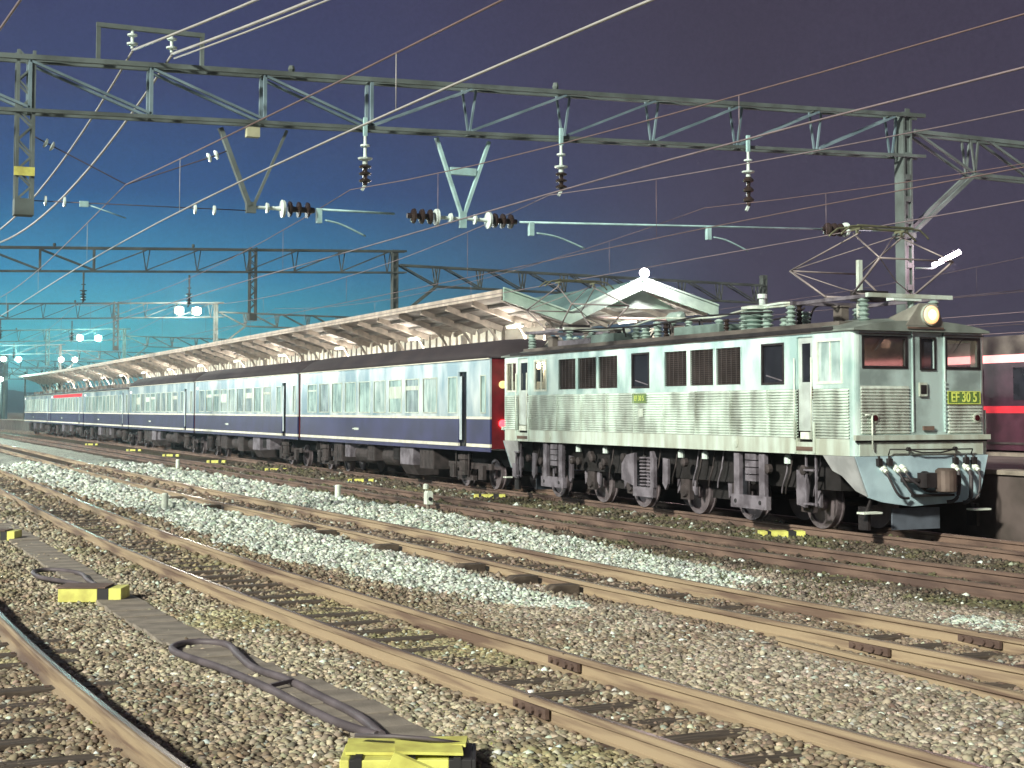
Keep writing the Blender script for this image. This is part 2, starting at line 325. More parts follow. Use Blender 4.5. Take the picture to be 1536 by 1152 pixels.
def zone_mat(name, k, bump, island):
    m = bpy.data.materials.new(name); m.use_nodes = True; t = m.node_tree; n = t.nodes; l = t.links; b = n['Principled BSDF']; b.inputs['Roughness'].default_value = .9
    a = n.new('ShaderNodeVertexColor'); a.layer_name = 'zone'
    c = n.new('ShaderNodeTexCoord'); v = n.new('ShaderNodeTexVoronoi'); v.inputs['Scale'].default_value = 14; l.new(c.outputs['Object'], v.inputs[0])
    sep = n.new('ShaderNodeSeparateColor'); l.new(v.outputs['Color'], sep.inputs[0])
    mr = n.new('ShaderNodeMapRange'); mr.inputs[3].default_value = k[0]; mr.inputs[4].default_value = k[1]
    if island:
        g = n.new('ShaderNodeNewGeometry'); l.new(g.outputs['Random Per Island'], mr.inputs[0])
    else: l.new(sep.outputs[0], mr.inputs[0])
    s = n.new('ShaderNodeVectorMath'); s.operation = 'SCALE'; l.new(a.outputs[0], s.inputs[0]); l.new(mr.outputs[0], s.inputs['Scale']); l.new(s.outputs[0], b.inputs['Base Color'])
    if bump:
        bp = n.new('ShaderNodeBump'); bp.inputs['Strength'].default_value = bump; bp.inputs['Distance'].default_value = .05; l.new(v.outputs['Distance'], bp.inputs['Height']); bp.invert = True; l.new(bp.outputs[0], b.inputs['Normal'])
    return m
set_cols(me, col_for(XX.ravel(), YY.ravel())*np.array([.9, .88, .86]))
me.materials.append(zone_mat('ground_gravel', (.35, 1.15), 1.0, False))
# loose stones
def keep_mask(x, y):
    k = np.ones(len(x), bool)
    for t in tabs:
        c = centre_arr(t, y)
        for s_ in (-G2, G2): k &= np.abs(x-c-s_) > .075
        k &= ~((np.abs(x-c) < 1.02) & (((y % .62) < .2)) & (rng.random(len(x)) < .3))
    return k
ang = R(24.5)
def sample(n, z0, z1, power):
    u = rng.random(n)
    Z = (z0**power+(z1**power-z0**power)*u)**(1/power) if power else z0*np.exp(u*math.log(z1/z0))
    X = Z*(rng.random(n)*.80-.40); return X*math.cos(ang)+Z*math.sin(ang), -X*math.sin(ang)+Z*math.cos(ang), Z
ph = (1+5**.5)/2
ico = np.array([(-1, ph, 0), (1, ph, 0), (-1, -ph, 0), (1, -ph, 0), (0, -1, ph), (0, 1, ph), (0, -1, -ph), (0, 1, -ph), (ph, 0, -1), (ph, 0, 1), (-ph, 0, -1), (-ph, 0, 1)])/1.9
icf = np.array([(0, 11, 5), (0, 5, 1), (0, 1, 7), (0, 7, 10), (0, 10, 11), (1, 5, 9), (5, 11, 4), (11, 10, 2), (10, 7, 6), (7, 1, 8), (3, 9, 4), (3, 4, 2), (3, 2, 6), (3, 6, 8), (3, 8, 9), (4, 9, 5), (2, 4, 11), (6, 2, 10), (8, 6, 7), (9, 8, 1)])
octv = np.array([(1, 0, 0), (-1, 0, 0), (0, 1, 0), (0, -1, 0), (0, 0, 1), (0, 0, -1)], float); octf = np.array([(0, 2, 4), (2, 1, 4), (1, 3, 4), (3, 0, 4), (2, 0, 5), (1, 2, 5), (3, 1, 5), (0, 3, 5)])
def stones(name, label, n, z0, z1, power, size, base, faces):
    x, y, Z = sample(n, z0, z1, power); k = keep_mask(x, y) & (x > -6) & (x < 17.3)
    tro = np.interp(y, [9, 11, 12.5, 14, 17, 26], [3.5, 3.5, 3.25, 3.1, 3.0, 2.9]); k &= ~((np.abs(x-tro) < .30) & (y < 27) & (rng.random(len(x)) < .80))
    x, y, Z = x[k], y[k], Z[k]; n = len(x); sz_ = size(Z)*np.exp(np.clip(rng.normal(0, .34, n), -.8, .6)); h = ground_h(x, y)
    B = base[None]*(1+rng.normal(0, .22, (n, len(base), 3)))
    B = B*(sz_*.5)[:, None, None]*np.stack([1+rng.random(n)*.5, .8+rng.random(n)*.4, .55+rng.random(n)*.4], -1)[:, None]
    a = rng.random(n)*6.28; c, s = np.cos(a)[:, None], np.sin(a)[:, None]
    t = rng.normal(0, .35, n)[:, None]; bx, by, bz = B[..., 0], B[..., 1], B[..., 2]
    by, bz = by*np.cos(t)-bz*np.sin(t), by*np.sin(t)+bz*np.cos(t)
    V = np.stack([bx*c-by*s+x[:, None], bx*s+by*c+y[:, None], bz+(h+sz_*.12)[:, None]], -1).reshape(-1, 3)
    F = (faces[None]+(np.arange(n)*len(base))[:, None, None]).reshape(-1, 3)
    m2 = bpy.data.meshes.new(name); np_mesh(m2, V, F)
    set_cols(m2, np.repeat(np.clip(col_for(x, y, True)*(1+rng.normal(0, .04, (n, 3))), .01, .9), len(base), 0)); m2.materials.append(stone_m)
    return tag(link(bpy.data.objects.new(name, m2)), label, 'gravel', None, 'stuff')
stone_m = zone_mat('stones', (.45, 1.5), 0, True)
stones('gravel', 'loose gravel stones lying between the nearest tracks', 120000, 7, 17, 2, lambda Z: .038+0*Z, ico, icf)
stones('gravel', 'finer looking gravel farther back between the tracks', 130000, 17, 60, 0, lambda Z: .0026*Z, octv, octf)
# ------------------------------------------------------------------ tracks
RP = [(-.062, -.15), (.062, -.15), (.062, -.138), (.012, -.118), (.009, -.05), (.034, -.036), (.034, -.006), (.024, 0), (-.024, 0), (-.034, -.006), (-.034, -.036), (-.009, -.05), (-.012, -.118), (-.062, -.138)]
def sweep(mb, prof, path):
    n = len(prof); vs = [(x+p, y, z+q) for x, y, z in path for p, q in prof]
    fs = [(i*n+k, (i+1)*n+k, (i+1)*n+(k+1) % n, i*n+(k+1) % n) for i in range(len(path)-1) for k in range(n)]
    fs += [tuple(range(n)), tuple((len(path)-1)*n+k for k in reversed(range(n)))]; return mb.add(vs, fs)
def track(tab, label, rm, y0, y1, joints=()):
    t = thing('railway_track', label, 'railway track', (smooth_c(tab, 10), 10, 0), 'railway tracks of the yard')
    ys = frange(y0, min(60, y1), .75)+frange(60, y1, 4)[1:]
    for s_ in (-G2, G2):
        r_ = sweep(MB(), [(p*1.25, q*1.12) for p, q in RP], [(smooth_c(tab, y)+s_, y, 0) for y in ys]).build('rail', rm, t)
        sweep(MB(), [(-.019, 0), (.019, 0), (.019, .003), (-.019, .003)], [(smooth_c(tab, y)+s_+.006, y, .0) for y in ys]).build('running_surface', railtop, r_).location = (0, 0, 0)
    near = []; far = MB(); k = 0
    y = math.ceil(y0/.62)*.62+.1
    pm = None; visible = []
    while y < y1:
        visible.append(y); y += .62
    rest = []
    cand = [y for y in visible if 5 < y]
    for y in visible:
        x = smooth_c(tab, y)
        if 5 < y and k < 95:
            if pm is None:
                m_ = MB().box(-1.05, 1.05, -.10, .10, -.30, -.135)
                pm = m_.build('sleeper', wood, None, bevel=.012); pm.parent = t; o = pm
            else: o = pm.copy(); link(o); o.parent = t
            o.location = Vector((x+random.uniform(-.06, .06), y+random.uniform(-.02, .02), random.uniform(-.032, -.004)))-Vector(t.location)
            o.rotation_euler.z = random.uniform(-.02, .02); k += 1
        elif y < 110: rest.append((x, y))
    for x, y in rest: far.box(x-1.05, x+1.05, y-.1, y+.1, -.3, -.14)
    if far.v: tag(far.build('sleeper', wood, t), None, None, None, 'stuff')
    for y, s_ in joints:
        m_ = MB(); x = smooth_c(tab, y)+s_
        for sd in (-1, 1):
            m_.box(min(x+sd*.014, x+sd*.045), max(x+sd*.014, x+sd*.045), y-.28, y+.28, -.115, -.045)
            for b in (-.2, -.08, .08, .2): m_.lathe((x+sd*.04, y+b, -.08), (sd, 0, 0), [(0, .024), (.03, .024)], 6)
        m_.build('fishplate', rustd, t)
        MB().box(x-.04, x+.04, y-.008, y+.008, -.13, .002).build('joint_gap', blackp, t)
    # rail spikes / base clips
    c = MB()
    for y in [v for v in visible if 5 < v < 32]:
        for s_ in (-G2, G2):
            for sd in (-1, 1):
                x = smooth_c(tab, y)+s_+sd*.085; c.box(x-.02, x+.02, y-.03, y+.03, -.17, -.135)
    if c.v: tag(c.build('rail_clip', rustd, t), None, None, None, 'stuff')
    return t
track(CA, 'nearest track, cut by the lower left corner', rust, -25, 200)
track(CB, 'second track across the foreground with bolted joints on its tan rails', rust, -25, 200, [(9.85, -G2), (11.45, G2)])
tc_ = track(CC, 'third track beside the white ballast band, with a spare rail lying along it', rust, -25, 200, [(11.0, -G2), (10.9, G2)])
track(CD, 'darker fourth track between the white ballast and the train', rustd, -25, 200, [(30, -G2), (24.6, -G2)])
track(CE, 'track that the silver locomotive stands on', rustd, -25, 200, [(32.6, -G2)])
track(CF, 'track behind the island platform under the maroon train', rustd, -25, 200)
for y in (36.5, 33.0, 26.5, 25.2, 22.2, 18.9, 17.3, 16.2):
    x = smooth_c(CC, y)-G2; o = MB().prism([(x-.46, -.22), (x-.08, -.22), (x-.08, -.03), (x-.40, -.03), (x-.46, -.07)], 1, y-.11, y+.11).build('sleeper_end', wood, tc_, bevel=.01)
pts = [(smooth_c(CC, y)-G2-ip([(5, .75), (8.5, .66), (11.8, .40)], y), y, -.055) for y in frange(5, 11.8, .4)]
tag(sweep(MB(), [(p*1.2, q) for p, q in RP], pts).build('spare_rail', rust, None, pts[-1]), 'rusty spare rail lying on the stones along the third track', 'rail')
# ------------------------------------------------------------------ cable trough, bond boxes, loops, posts
tt = thing('cable_trough', 'row of worn concrete trough lids between the two nearest tracks', 'cable trough', (3.0, 17, -.15))
pl = None
y = 9.6
while y < 40:
    x = float(np.interp(y, [9, 11, 12.5, 14, 17, 26, 60], [3.5, 3.5, 3.25, 3.1, 3.0, 2.9, 2.7])); m_ = MB().box(-.25, .25, -.235, .235, -.06, .0)
    if pl is None: pl = m_.build('lid', conc, None, bevel=.01); o = pl
    else: o = pl.copy(); link(o)
    o.parent = tt; o.location = Vector((x+random.uniform(-.015, .015), y, -.118+random.uniform(-.012, .008)))-Vector(tt.location)
    o.rotation_euler = (random.uniform(-.015, .015), random.uniform(-.02, .02), random.uniform(-.03, .03)); y += .49
def bond_box(loc, rz, label, wd=.74, dp=.42, ht=.17, big=False, bands=((.0, .62, ypaint), (.62, .80, blackp), (.80, 1, ypaint)), group='yellow and black boxes on the ground'):
    t = thing('bond_box', label, 'box', loc, group); t.rotation_euler.z = rz; b = Vector(loc)
    for k, (a, c, m_) in enumerate(bands):
        MB().box(b.x-wd/2+wd*a, b.x-wd/2+wd*c, b.y-dp/2, b.y+dp/2, b.z, b.z+ht).build('painted_band', m_, t, bevel=.006)
    if big:
        for k, (x0, x1, y0, y1, rr, m_) in enumerate([(-.40, .0, -.1, .24, .03, ypaint), (.02, .36, -.04, .25, -.04, ypaint), (-.1, .32, -.22, .05, .06, ypaint)]):
            o = MB().box(b.x+x0, b.x+x1, b.y+y0, b.y+y1, b.z+ht+.002+.022*k, b.z+ht+.02+.022*k).build('lid_board', m_, t); o.rotation_euler = (rr, rr*.7, rr)
        pc = MB().box(b.x-.15, b.x+.13, b.y-.29, b.y-.262, b.z-.02, b.z+.24).build('broken_board', ypaint, t); pc.rotation_euler = (.30, .42, 0); pd = MB().box(b.x-.06, b.x+.13, b.y-.30, b.y-.292, b.z-.03, b.z+.10).build('board_end', conc, t); pd.rotation_euler = (.30, .42, 0)
        for a in (-.33, .0, .28): MB().box(b.x+a, b.x+a+.045, b.y-dp/2-.004, b.y+dp/2+.004, b.z, b.z+ht+.012).build('strap', blackp, t)
        MB().tube([(b.x-.35, b.y+.1, b.z+ht+.08), (b.x-.1, b.y+.02, b.z+ht+.09), (b.x+.1, b.y-.05, b.z+ht+.09), (b.x+.36, b.y+.05, b.z+ht+.03)], .014).build('cable', cablem, t)
    elif wd < .78:
        MB().box(b.x-wd/2-.02, b.x+wd*.25, b.y-dp/2-.01, b.y+dp/2+.01, b.z+ht+.001, b.z+ht+.018).build('lid', rustd if group.startswith('yellow') and wd > .65 and big is False and loc[0] < 5 else ypaint, t)
    return t
bond_box((3.30, 8.80, -.17), -.40, 'big broken yellow and black box at the bottom edge, boards loose on top', .84, .46, .12, True, ((0, .07, ypaint), (.07, .12, blackp), (.12, .5, ypaint), (.5, .8, ypaint), (.8, .97, blackp), (.97, 1, blackp)))
bond_box((2.76, 18.0, -.15), -.42, 'yellow box with one black band where the nearer end of the cable loop lies', .74, .4, .16)
bond_box((2.52, 27.0, -.15), -.42, 'yellow box at the left edge of the picture on the trough line', .66, .4, .16)
sp = [(15.25, 21.9, 'yellow and black box in front of the locomotive nose'), (15.05, 34.4, 'yellow and black box where coach and locomotive meet'), (14.75, 43.7, 'yellow and black box under the middle of the first coach'),
      (14.6, 53.0, 'yellow and black box just past the first gap between coaches'), (14.6, 62.5, 'small far yellow box beside the second coach'), (14.6, 72, 'small far yellow box beside the gap of second and third coach'), (14.6, 82, 'tiny yellow box beside the third coach'), (14.6, 97, 'farthest tiny yellow box beside the dim rear coaches')]
for x, y, lb in sp:
    bond_box((x, y, -.165), -.42, lb, .80, .3, .12, False, ((0, .16, ypaint), (.16, .24, blackp), (.24, .62, ypaint), (.62, .80, blackp), (.80, 1, ypaint)), 'small yellow boxes along the train')
def spline(p, k=8):
    p = [Vector(q) for q in p]; out = []
    for i in range(len(p)-1):
        a, b, c, d = p[max(i-1, 0)], p[i], p[i+1], p[min(i+2, len(p)-1)]
        for j in range(k):
            t = j/k; out.append(.5*((2*b)+(-a+c)*t+(2*a-5*b+4*c-d)*t*t+(-a+3*b-3*c+d)*t**3))
    return out+[p[-1]]
z = -.095
lp = spline([(3.33, 9.5, z), (3.20, 10.1, z), (3.14, 10.9, z), (3.10, 11.5, z), (2.98, 12.5, z), (2.80, 13.45, z), (2.86, 13.85, z), (3.1, 14.0, z), (3.32, 13.75, z), (3.28, 13.1, z), (3.24, 12.4, z), (3.33, 11.7, z+.01), (3.38, 11.0, z), (3.42, 10.2, z), (3.36, 9.5, z)])
t = thing('cable_loop', 'thick dark cable loop lying on trough lids beside the big broken box', 'cable', (3.1, 11.5, z), 'cable loops')
MB().tube(lp, .034, 8).build('cable', cablem, t)
MB().bar((3.12, 11.45, z+.02), (3.33, 11.55, z+.03), .03).build('clip', cablem, t)
lp = spline([(2.86, 18.3, z), (2.83, 19.0, z), (2.6, 19.7, z), (2.40, 20.3, z), (2.42, 21.0, z), (2.7, 21.1, z), (2.95, 20.5, z), (2.93, 19.6, z), (2.96, 18.5, z)])
tag(MB().tube(lp, .03, 8).build('cable_loop', cablem, None, (2.7, 20, z)), 'thin dark cable loop behind the yellow box with one black band', 'cable', 'cable loops')
for x, y, h, lb in [(6.58, 33.1, .42, 'short white marker post on the white ballast, nearest of the three'), (11.43, 35.7, .38, 'short white marker post beside the dark fourth track'), (11.6, 56, .4, 'farthest white marker post, tiny on the left')]:
    tag(MB().lathe((x, y, -.2), (0, 0, 1), [(0, .075), (h, .075), (h+.03, .06), (h+.035, .02)], 12).build('marker_post', whitep, None, (x, y, -.2)), lb, 'post', 'white marker posts')
t = thing('ground_signal', 'small pale green signal with dark lens beside the fourth track', 'signal', (11.93, 30.7, -.2))
MB().lathe((11.93, 30.7, -.2), (0, 0, 1), [(0, .05), (.2, .04)], 10).build('stem', conc, t)
MB().prism([(11.87, 0), (12.02, 0), (12.02, .26), (11.98, .30), (11.90, .30), (11.87, .25)], 1, 30.62, 30.8).build('housing', whitep, t)
MB().lathe((11.95, 30.62, .12), (0, -1, 0), [(0, .045), (.03, .045)], 10).build('lens', blackp, t)
MB().lathe((11.87, 30.68, .34), (0, 0, 1), [(0, .06), (.1, .06), (.12, .03)], 10).build('cap', whitep, t)
# weeds
def tufts(label, spots, nblade, m_, hh):
    vs = []; fs = []
    for x, y, r_ in spots:
        for k in range(nblade):
            a = random.random()*6.28; d = r_*math.sqrt(random.random()); bx, by = x+d*math.cos(a), y+d*math.sin(a); g = float(ground_h(np.array([bx]), np.array([by]))[0])
            a2 = random.random()*6.28; l = hh*random.uniform(.4, 1.1); i = len(vs); wd = .012
            vs += [(bx-wd*math.sin(a2), by+wd*math.cos(a2), g), (bx+wd*math.sin(a2), by-wd*math.cos(a2), g), (bx+l*.7*math.cos(a2), by+l*.7*math.sin(a2), g+l*.75)]; fs.append((i, i+1, i+2))
    mb = MB(); mb.add(vs, fs); return tag(mb.build('weeds', m_), label, 'weeds', None, 'stuff')
sp2 = [(random.uniform(14.2, 15.6), y, .5) for y in frange(18, 40, .35)]+[(random.uniform(10.3, 11.9), y, .4) for y in frange(14, 26, .4)]
tufts('low mossy weeds in the dirt between the tracks by the train', sp2, 60, moss, .07)
mossy = mat('yellow_green_moss', (.30, .32, .10), .95, 0, col2=(.18, .20, .07), scale=30)
sp3 = [(4.1, 9.4, .3), (4.0, 10.4, .25), (3.9, 13.6, .35), (3.75, 14.4, .3), (3.6, 12.6, .3), (3.65, 16.5, .35), (2.3, 12.5, .3), (2.0, 9.6, .25), (1.9, 11, .25), (6.3, 11.5, .3)]
tufts('yellow green moss patches in the gravel by the second track', sp3, 110, mossy, .035)
# ------------------------------------------------------------------ locomotive
FX, BX = 15.1, 17.9; Y0, Y1 = 19.6, 33.66
loco = thing('locomotive', 'silver stainless electric locomotive with corrugated sides, headlight lit and pantographs raised', 'locomotive', (16.5, 26.6, 0))
louv_s = [(22.92, 23.76), (23.86, 24.71), (24.83, 25.69), (27.67, 28.54), (28.64, 29.54), (29.64, 30.52)]
win_s = [(21.58, 22.24), (26.34, 27.04)]
cab_s = [(19.92, 20.58), (31.18, 31.82), (32.86, 33.45)]
door_s = [(20.72, 21.17), (32.2, 32.78)]
ZB, ZT = 1.34, 3.44
for side in (0, 1):
    xs = (FX, FX+.05) if side == 0 else (BX-.05, BX)
    holes = [(a, b, 2.57, 3.27) for a, b in louv_s+win_s+cab_s]+[(a, b, 1.55, 3.36) for a, b in door_s]
    MB().wall(0, xs[0], xs[1], Y0+.12, Y1-.12, 2.46, ZT, holes).build('side_panel', steel, loco)
    # corrugated lower side: shallow ribs with a real profile
    n = 17; prof = []
    for k in range(n):
        zz = 1.62+k*(.84/n); prof += [(0, zz), (.034, zz+.006), (.034, zz+.022), (0, zz+.030)]
    prof.append((0, 2.46)); sgn = -1 if side == 0 else 1; xb = FX+.012 if side == 0 else BX-.012
    for a, b in [(Y0+.12, door_s[0][0]), (door_s[0][1], door_s[1][0]), (door_s[1][1], Y1-.12)]:
        m_ = MB(); P = [(xb+sgn*p, q) for p, q in prof]+[(xb-sgn*.04, 2.46), (xb-sgn*.04, 1.62)]
        nn = len(P); m_.add([(p, a, q) for p, q in P]+[(p, b, q) for p, q in P], [(i, i+nn, i+nn+1, i+1) for i in range(nn-3)]+[(nn-1, nn-1+nn, nn, 0), (nn-3, 2*nn-3, 2*nn-2, nn-2)])
        # joint beads on the ribs
        yy = a+.9
        while yy < b-.5: m_.box(min(xb, xb+sgn*.037), max(xb, xb+sgn*.037), yy, yy+.012, 1.62, 2.46); yy += 1.22
        m_.build('corrugated_panel', steel_c, loco)
    m_ = MB().wall(0, xs[0]-(.008 if side == 0 else -.05+.05), xs[1], Y0+.12, Y1-.12, ZB, 1.618, [(a, b, 1.55, 3.36) for a, b in door_s])
    m_.build('sill', sill_m, loco)
for ax_ in ((FX, FX+.12), (BX-.12, BX)):
    for yy in (Y0, Y1-.12):
        m_ = MB(); cx = FX+.12 if ax_[0] == FX else BX-.12; cy = Y0+.12 if yy == Y0 else Y1-.12
        a0 = {(0, 0): 180, (1, 0): 270, (1, 1): 0, (0, 1): 90}[(int(ax_[0] != FX), int(yy != Y0))]
        poly = [(cx, cy)]+[(cx+.122*math.cos(R(a0+k*15)), cy+.122*math.sin(R(a0+k*15))) for k in range(7)]
        m_.prism(poly, 2, ZB, ZT).build('corner_pillar', steel, loco)
# louvres
for a, b in louv_s:
    p = MB().box(FX+.045, FX+.05, a, b, 2.57, 3.27).build('louvre', dkhole, loco)
    m_ = MB()
    for k in range(17):
        zz = 2.585+k*.041; m_.add([(FX+.006, a+.01, zz), (FX+.006, b-.01, zz), (FX+.036, b-.01, zz+.030), (FX+.036, a+.01, zz+.030)], [(0, 1, 2, 3)])
    for k in range(1, 5): yy = a+(b-a)*k/5; m_.box(FX+.003, FX+.036, yy-.008, yy+.008, 2.57, 3.27)
    m_.build('slat', louv, p)
    m_ = MB()
    for c_ in ((a-.02, a+.004, 2.55, 3.29), (b-.004, b+.02, 2.55, 3.29)): m_.box(FX-.010, FX+.01, *c_)
    m_.box(FX-.010, FX+.01, a+.004, b-.004, 2.55, 2.573); m_.box(FX-.010, FX+.01, a+.004, b-.004, 3.267, 3.29); m_.build('frame', steel, p)
for a, b in win_s:
    p = MB().box(FX+.028, FX+.034, a, b, 2.57, 3.27).build('window', glass, loco); m_ = MB()
    for c_ in ((a-.025, a+.02, 2.55, 3.29), (b-.02, b+.025, 2.55, 3.29)): m_.box(FX-.008, FX+.02, *c_)
    m_.box(FX-.008, FX+.02, a+.02, b-.02, 2.55, 2.59); m_.box(FX-.008, FX+.02, a+.02, b-.02, 3.25, 3.29); m_.build('frame', bogm, p)
    MB().bar((FX+.024, a+.08, 2.62), (FX+.024, b-.1, 2.72), .02).build('pipe', lilac, p)
for a, b in cab_s:
    p = MB().box(FX+.028, FX+.034, a, b, 2.57, 3.27).build('window', paneB if a < 25 else cabglass, loco); m_ = MB(); m_.box(FX+.01, FX+.028, (a+b)/2-.015, (a+b)/2+.015, 2.57, 3.27)  # front cab pane glows in place of a pale reflection
    for c_ in ((a-.03, a+.015, 2.54, 3.30), (b-.015, b+.03, 2.54, 3.30)): m_.box(FX-.012, FX+.02, *c_)
    m_.box(FX-.012, FX+.02, a+.015, b-.015, 2.54, 2.585); m_.box(FX-.012, FX+.02, a+.015, b-.015, 3.255, 3.30); m_.build('frame', whitep, p)
for a, b in door_s:
    p = MB().wall(0, FX+.03, FX+.055, a, b, 1.74, 3.36, [(a+.1, b-.1, 2.58, 3.25)]).build('cab_door', mat('door_paint', (.55, .63, .60), .4, .2, var=.2), loco)
    MB().box(FX+.04, FX+.046, a+.1, b-.1, 2.58, 3.25).build('door_window', glass, p)
    MB().box(FX+.016, FX+.03, a+.03, a+.07, 2.3, 2.5).build('handle', rustd, p)
    for yy in (a-.035, b+.005): MB().tube([(FX-.05, yy+.015, 3.0), (FX-.055, yy+.015, 1.6)], .012).build('grab_rail', whitep, loco)
    s_ = MB().box(FX-.02, FX+.05, a-.06, b+.06, 1.40, 1.47).build('step', rustd, loco)
    MB().box(FX-.015, FX+.05, a+.1, b-.1, 1.60, 1.72).build('foot_rest', whitep, loco)
    MB().box(FX-.03, FX-.01, a-.08, a-.02, 1.36, 1.9).build('step_bracket', sill_m, loco); MB().box(FX-.03, FX-.01, b+.02, b+.08, 1.36, 1.9).build('step_bracket', sill_m, loco)
# interior floor, cab partition and lamp
MB().box(FX+.06, BX-.06, Y0+.06, Y1-.06, 1.4, 1.6).build('floor', under, loco)
MB().box(FX+.06, BX-.06, Y0+1.7, Y0+1.75, 1.6, 3.4).build('cab_partition', interior, loco)
MB().box(FX+.06, BX-.06, Y1-2.5, Y1-2.45, 1.6, 3.4).build('cab_partition', interior, loco)
for k, x in enumerate((15.75, 17.25)):
    MB().box(x-.3, x+.3, Y0+.15, Y0+.5, 1.6, 2.78).build('driver_desk', bogm, loco)
    MB().box(x-.2, x+.2, Y0+1.1, Y0+1.2, 1.9, 3.0).build('cab_seat', interior, loco)
for (x, y, e, c_) in ((16.5, Y0+.9, 12, (1, .62, .40)), (16.5, Y1-.9, 40, (1, .75, .5))):
    l_ = bpy.data.lights.new('cab_lamp', 'POINT'); l_.energy = e; l_.color = c_; l_.shadow_soft_size = .08; lo_ = link(bpy.data.objects.new('cab_lamp', l_)); lo_.location = (x, y, 3.25)
# front and rear faces
def cab_end(yf, d):    # d = -1 front faces -y
    t0, t1 = (yf, yf+.05) if d < 0 else (yf-.05, yf)
    H = [(15.30, 16.18, 2.82, 3.30), (16.50, 16.76, 2.80, 3.30), (17.04, 17.74, 2.82, 3.30)]
    m_ = MB().wall(1, t0, t1, FX+.12, BX-.12, ZB, ZT, H+[(16.32, 16.98, 1.73, 3.42)])
    m_.build('front_panel', front_m if d < 0 else steel, loco)
    dd = MB().wall(1, t0+.012 if d < 0 else t0, t1 if d < 0 else t1-.012, 16.32, 16.98, 1.73, 3.42, [(16.50, 16.78, 2.80, 3.30)]).build('gangway_door', front_m, loco)
    f = lambda k: (yf+d*k)
    def yb(a, b): return (min(f(a), f(b)), max(f(a), f(b)))
    MB().box(16.50, 16.78, *yb(-.04, -.035), 2.80, 3.30).build('door_window', glass, dd)
    m_ = MB()
    for c_ in ((16.47, 16.50, 2.77, 3.33), (16.78, 16.81, 2.77, 3.33)): m_.box(c_[0], c_[1], *yb(0, .012), c_[2], c_[3])
    m_.box(16.50, 16.78, *yb(0, .012), 2.77, 2.80); m_.box(16.50, 16.78, *yb(0, .012), 3.30, 3.33); m_.build('frame', bogm, dd)
    MB().box(16.44, 16.60, *yb(-.005, .03), 2.33, 2.56).build('handle', sill_m, dd); MB().box(16.46, 16.58, *yb(.03, .036), 2.37, 2.52).build('handle_recess', bogm, dd)
    m_ = MB()
    for x in (16.30, 16.985): m_.box(x, x+.02, *yb(.0, .02), 1.73, 3.42)
    for k in range(12): m_.box(16.985, 17.03, *yb(0, .03), 1.78+k*.07, 1.80+k*.07)
    m_.build('hinge', steel, dd); MB().box(16.5, 16.72, *yb(.01, .05), 1.76, 1.83).build('foot_plate', rustd, dd)
    for a, b, z0_, z1_ in (H[0], H[2]):
        p = MB().box(a, b, *yb(-.03, -.024), z0_, z1_).build('windscreen', cabglass, loco); m_ = MB()
        m_.box(a-.03, a+.015, *yb(-.02, .015), z0_-.03, z1_+.03); m_.box(b-.015, b+.03, *yb(-.02, .015), z0_-.03, z1_+.03)
        m_.box(a+.015, b-.015, *yb(-.02, .015), z0_-.03, z0_+.012); m_.box(a+.015, b-.015, *yb(-.02, .015), z1_-.012, z1_+.03); m_.build('frame', bogm, p)
        # rain visor
        MB().box(a-.08, b+.08, *yb(0, .055), z1_+.055, z1_+.075).build('visor', bogm, loco)
        MB().tube([((a+b)/2, f(.03), z1_+.03), ((a+b)/2-.22, f(.03), z1_-.22)], .008).build('wiper', bogm, p)
    for a, b, z0_, z1_ in ((15.24, 16.22, 1.72, 2.47), (17.06, 17.76, 1.72, 2.18)):   # ribs
        zz = z0_; m_ = MB()
        while zz < z1_: m_.box(a, b, *yb(0, .026), zz, zz+.022); zz += .052
        m_.box(a-.01, b+.01, *yb(0, .003), z0_-.02, zz); m_.build('corrugated_panel', steel_c, loco)
    MB().box(FX-.02, BX+.02, *yb(-.0, .07), 1.60, 1.685).build('ledge', sill_m, loco)
    MB().box(FX+.02, BX-.02, *yb(0, .03), 1.565, 1.598).build('shadow_gap', blackp, loco)
    MB().box(FX+.1, BX-.1, *yb(0, .012), ZB+.002, 1.563).build('buffer_beam', sill_m, loco)
    for x in (15.50, 17.66):
        p = MB().lathe((x, f(0), 1.965), (0, d, 0), [(0, .085), (.035, .085), (.04, .07)], 18).build('tail_lamp', sill_m, loco)
        MB().lathe((x, f(.04), 1.965), (0, d, 0), [(0, .055), (.012, .045)], 16).build('lens', mat('tail_lens', (.05, .008, .01), .15), p)
    # number plate
    p = MB().box(17.03, 17.74, *yb(.02, .032), 2.20, 2.42).build('number_plate', greenpl, loco); m_ = MB()
    for c_ in ((17.03, 17.74, 2.20, 2.213), (17.03, 17.74, 2.407, 2.42), (17.03, 17.043, 2.213, 2.407), (17.727, 17.74, 2.213, 2.407)): m_.box(c_[0], c_[1], *yb(.032, .037), c_[2], c_[3])
    m_.build('border', yel, p)
    cu = bpy.data.curves.new('txt', 'FONT'); cu.body = 'EF 30 5'; cu.size = .235; cu.align_x = 'CENTER'; cu.align_y = 'CENTER'; cu.extrude = .003; cu.offset = .004
    to = bpy.data.objects.new('txt', cu); link(to); bpy.context.view_layer.update(); tm = bpy.data.meshes.new_from_object(to); bpy.data.objects.remove(to)
    tm.materials.append(yel); lo_ = link(bpy.data.objects.new('lettering', tm)); lo_.parent = p
    lo_.rotation_euler = (R(90), 0, 0 if d < 0 else R(180)); lo_.scale = (.80, 1, 1); lo_.location = Vector((17.385, f(.036), 2.31))-wpos(p)
    # handrails and pipes
    m_ = MB(); m_.tube([(15.42, f(.06), 2.02), (15.42, f(.06), 1.45)], .014); m_.tube([(15.28, f(.06), 2.02), (15.42, f(.06), 2.02)], .014); m_.build('handrail', whitep, loco)
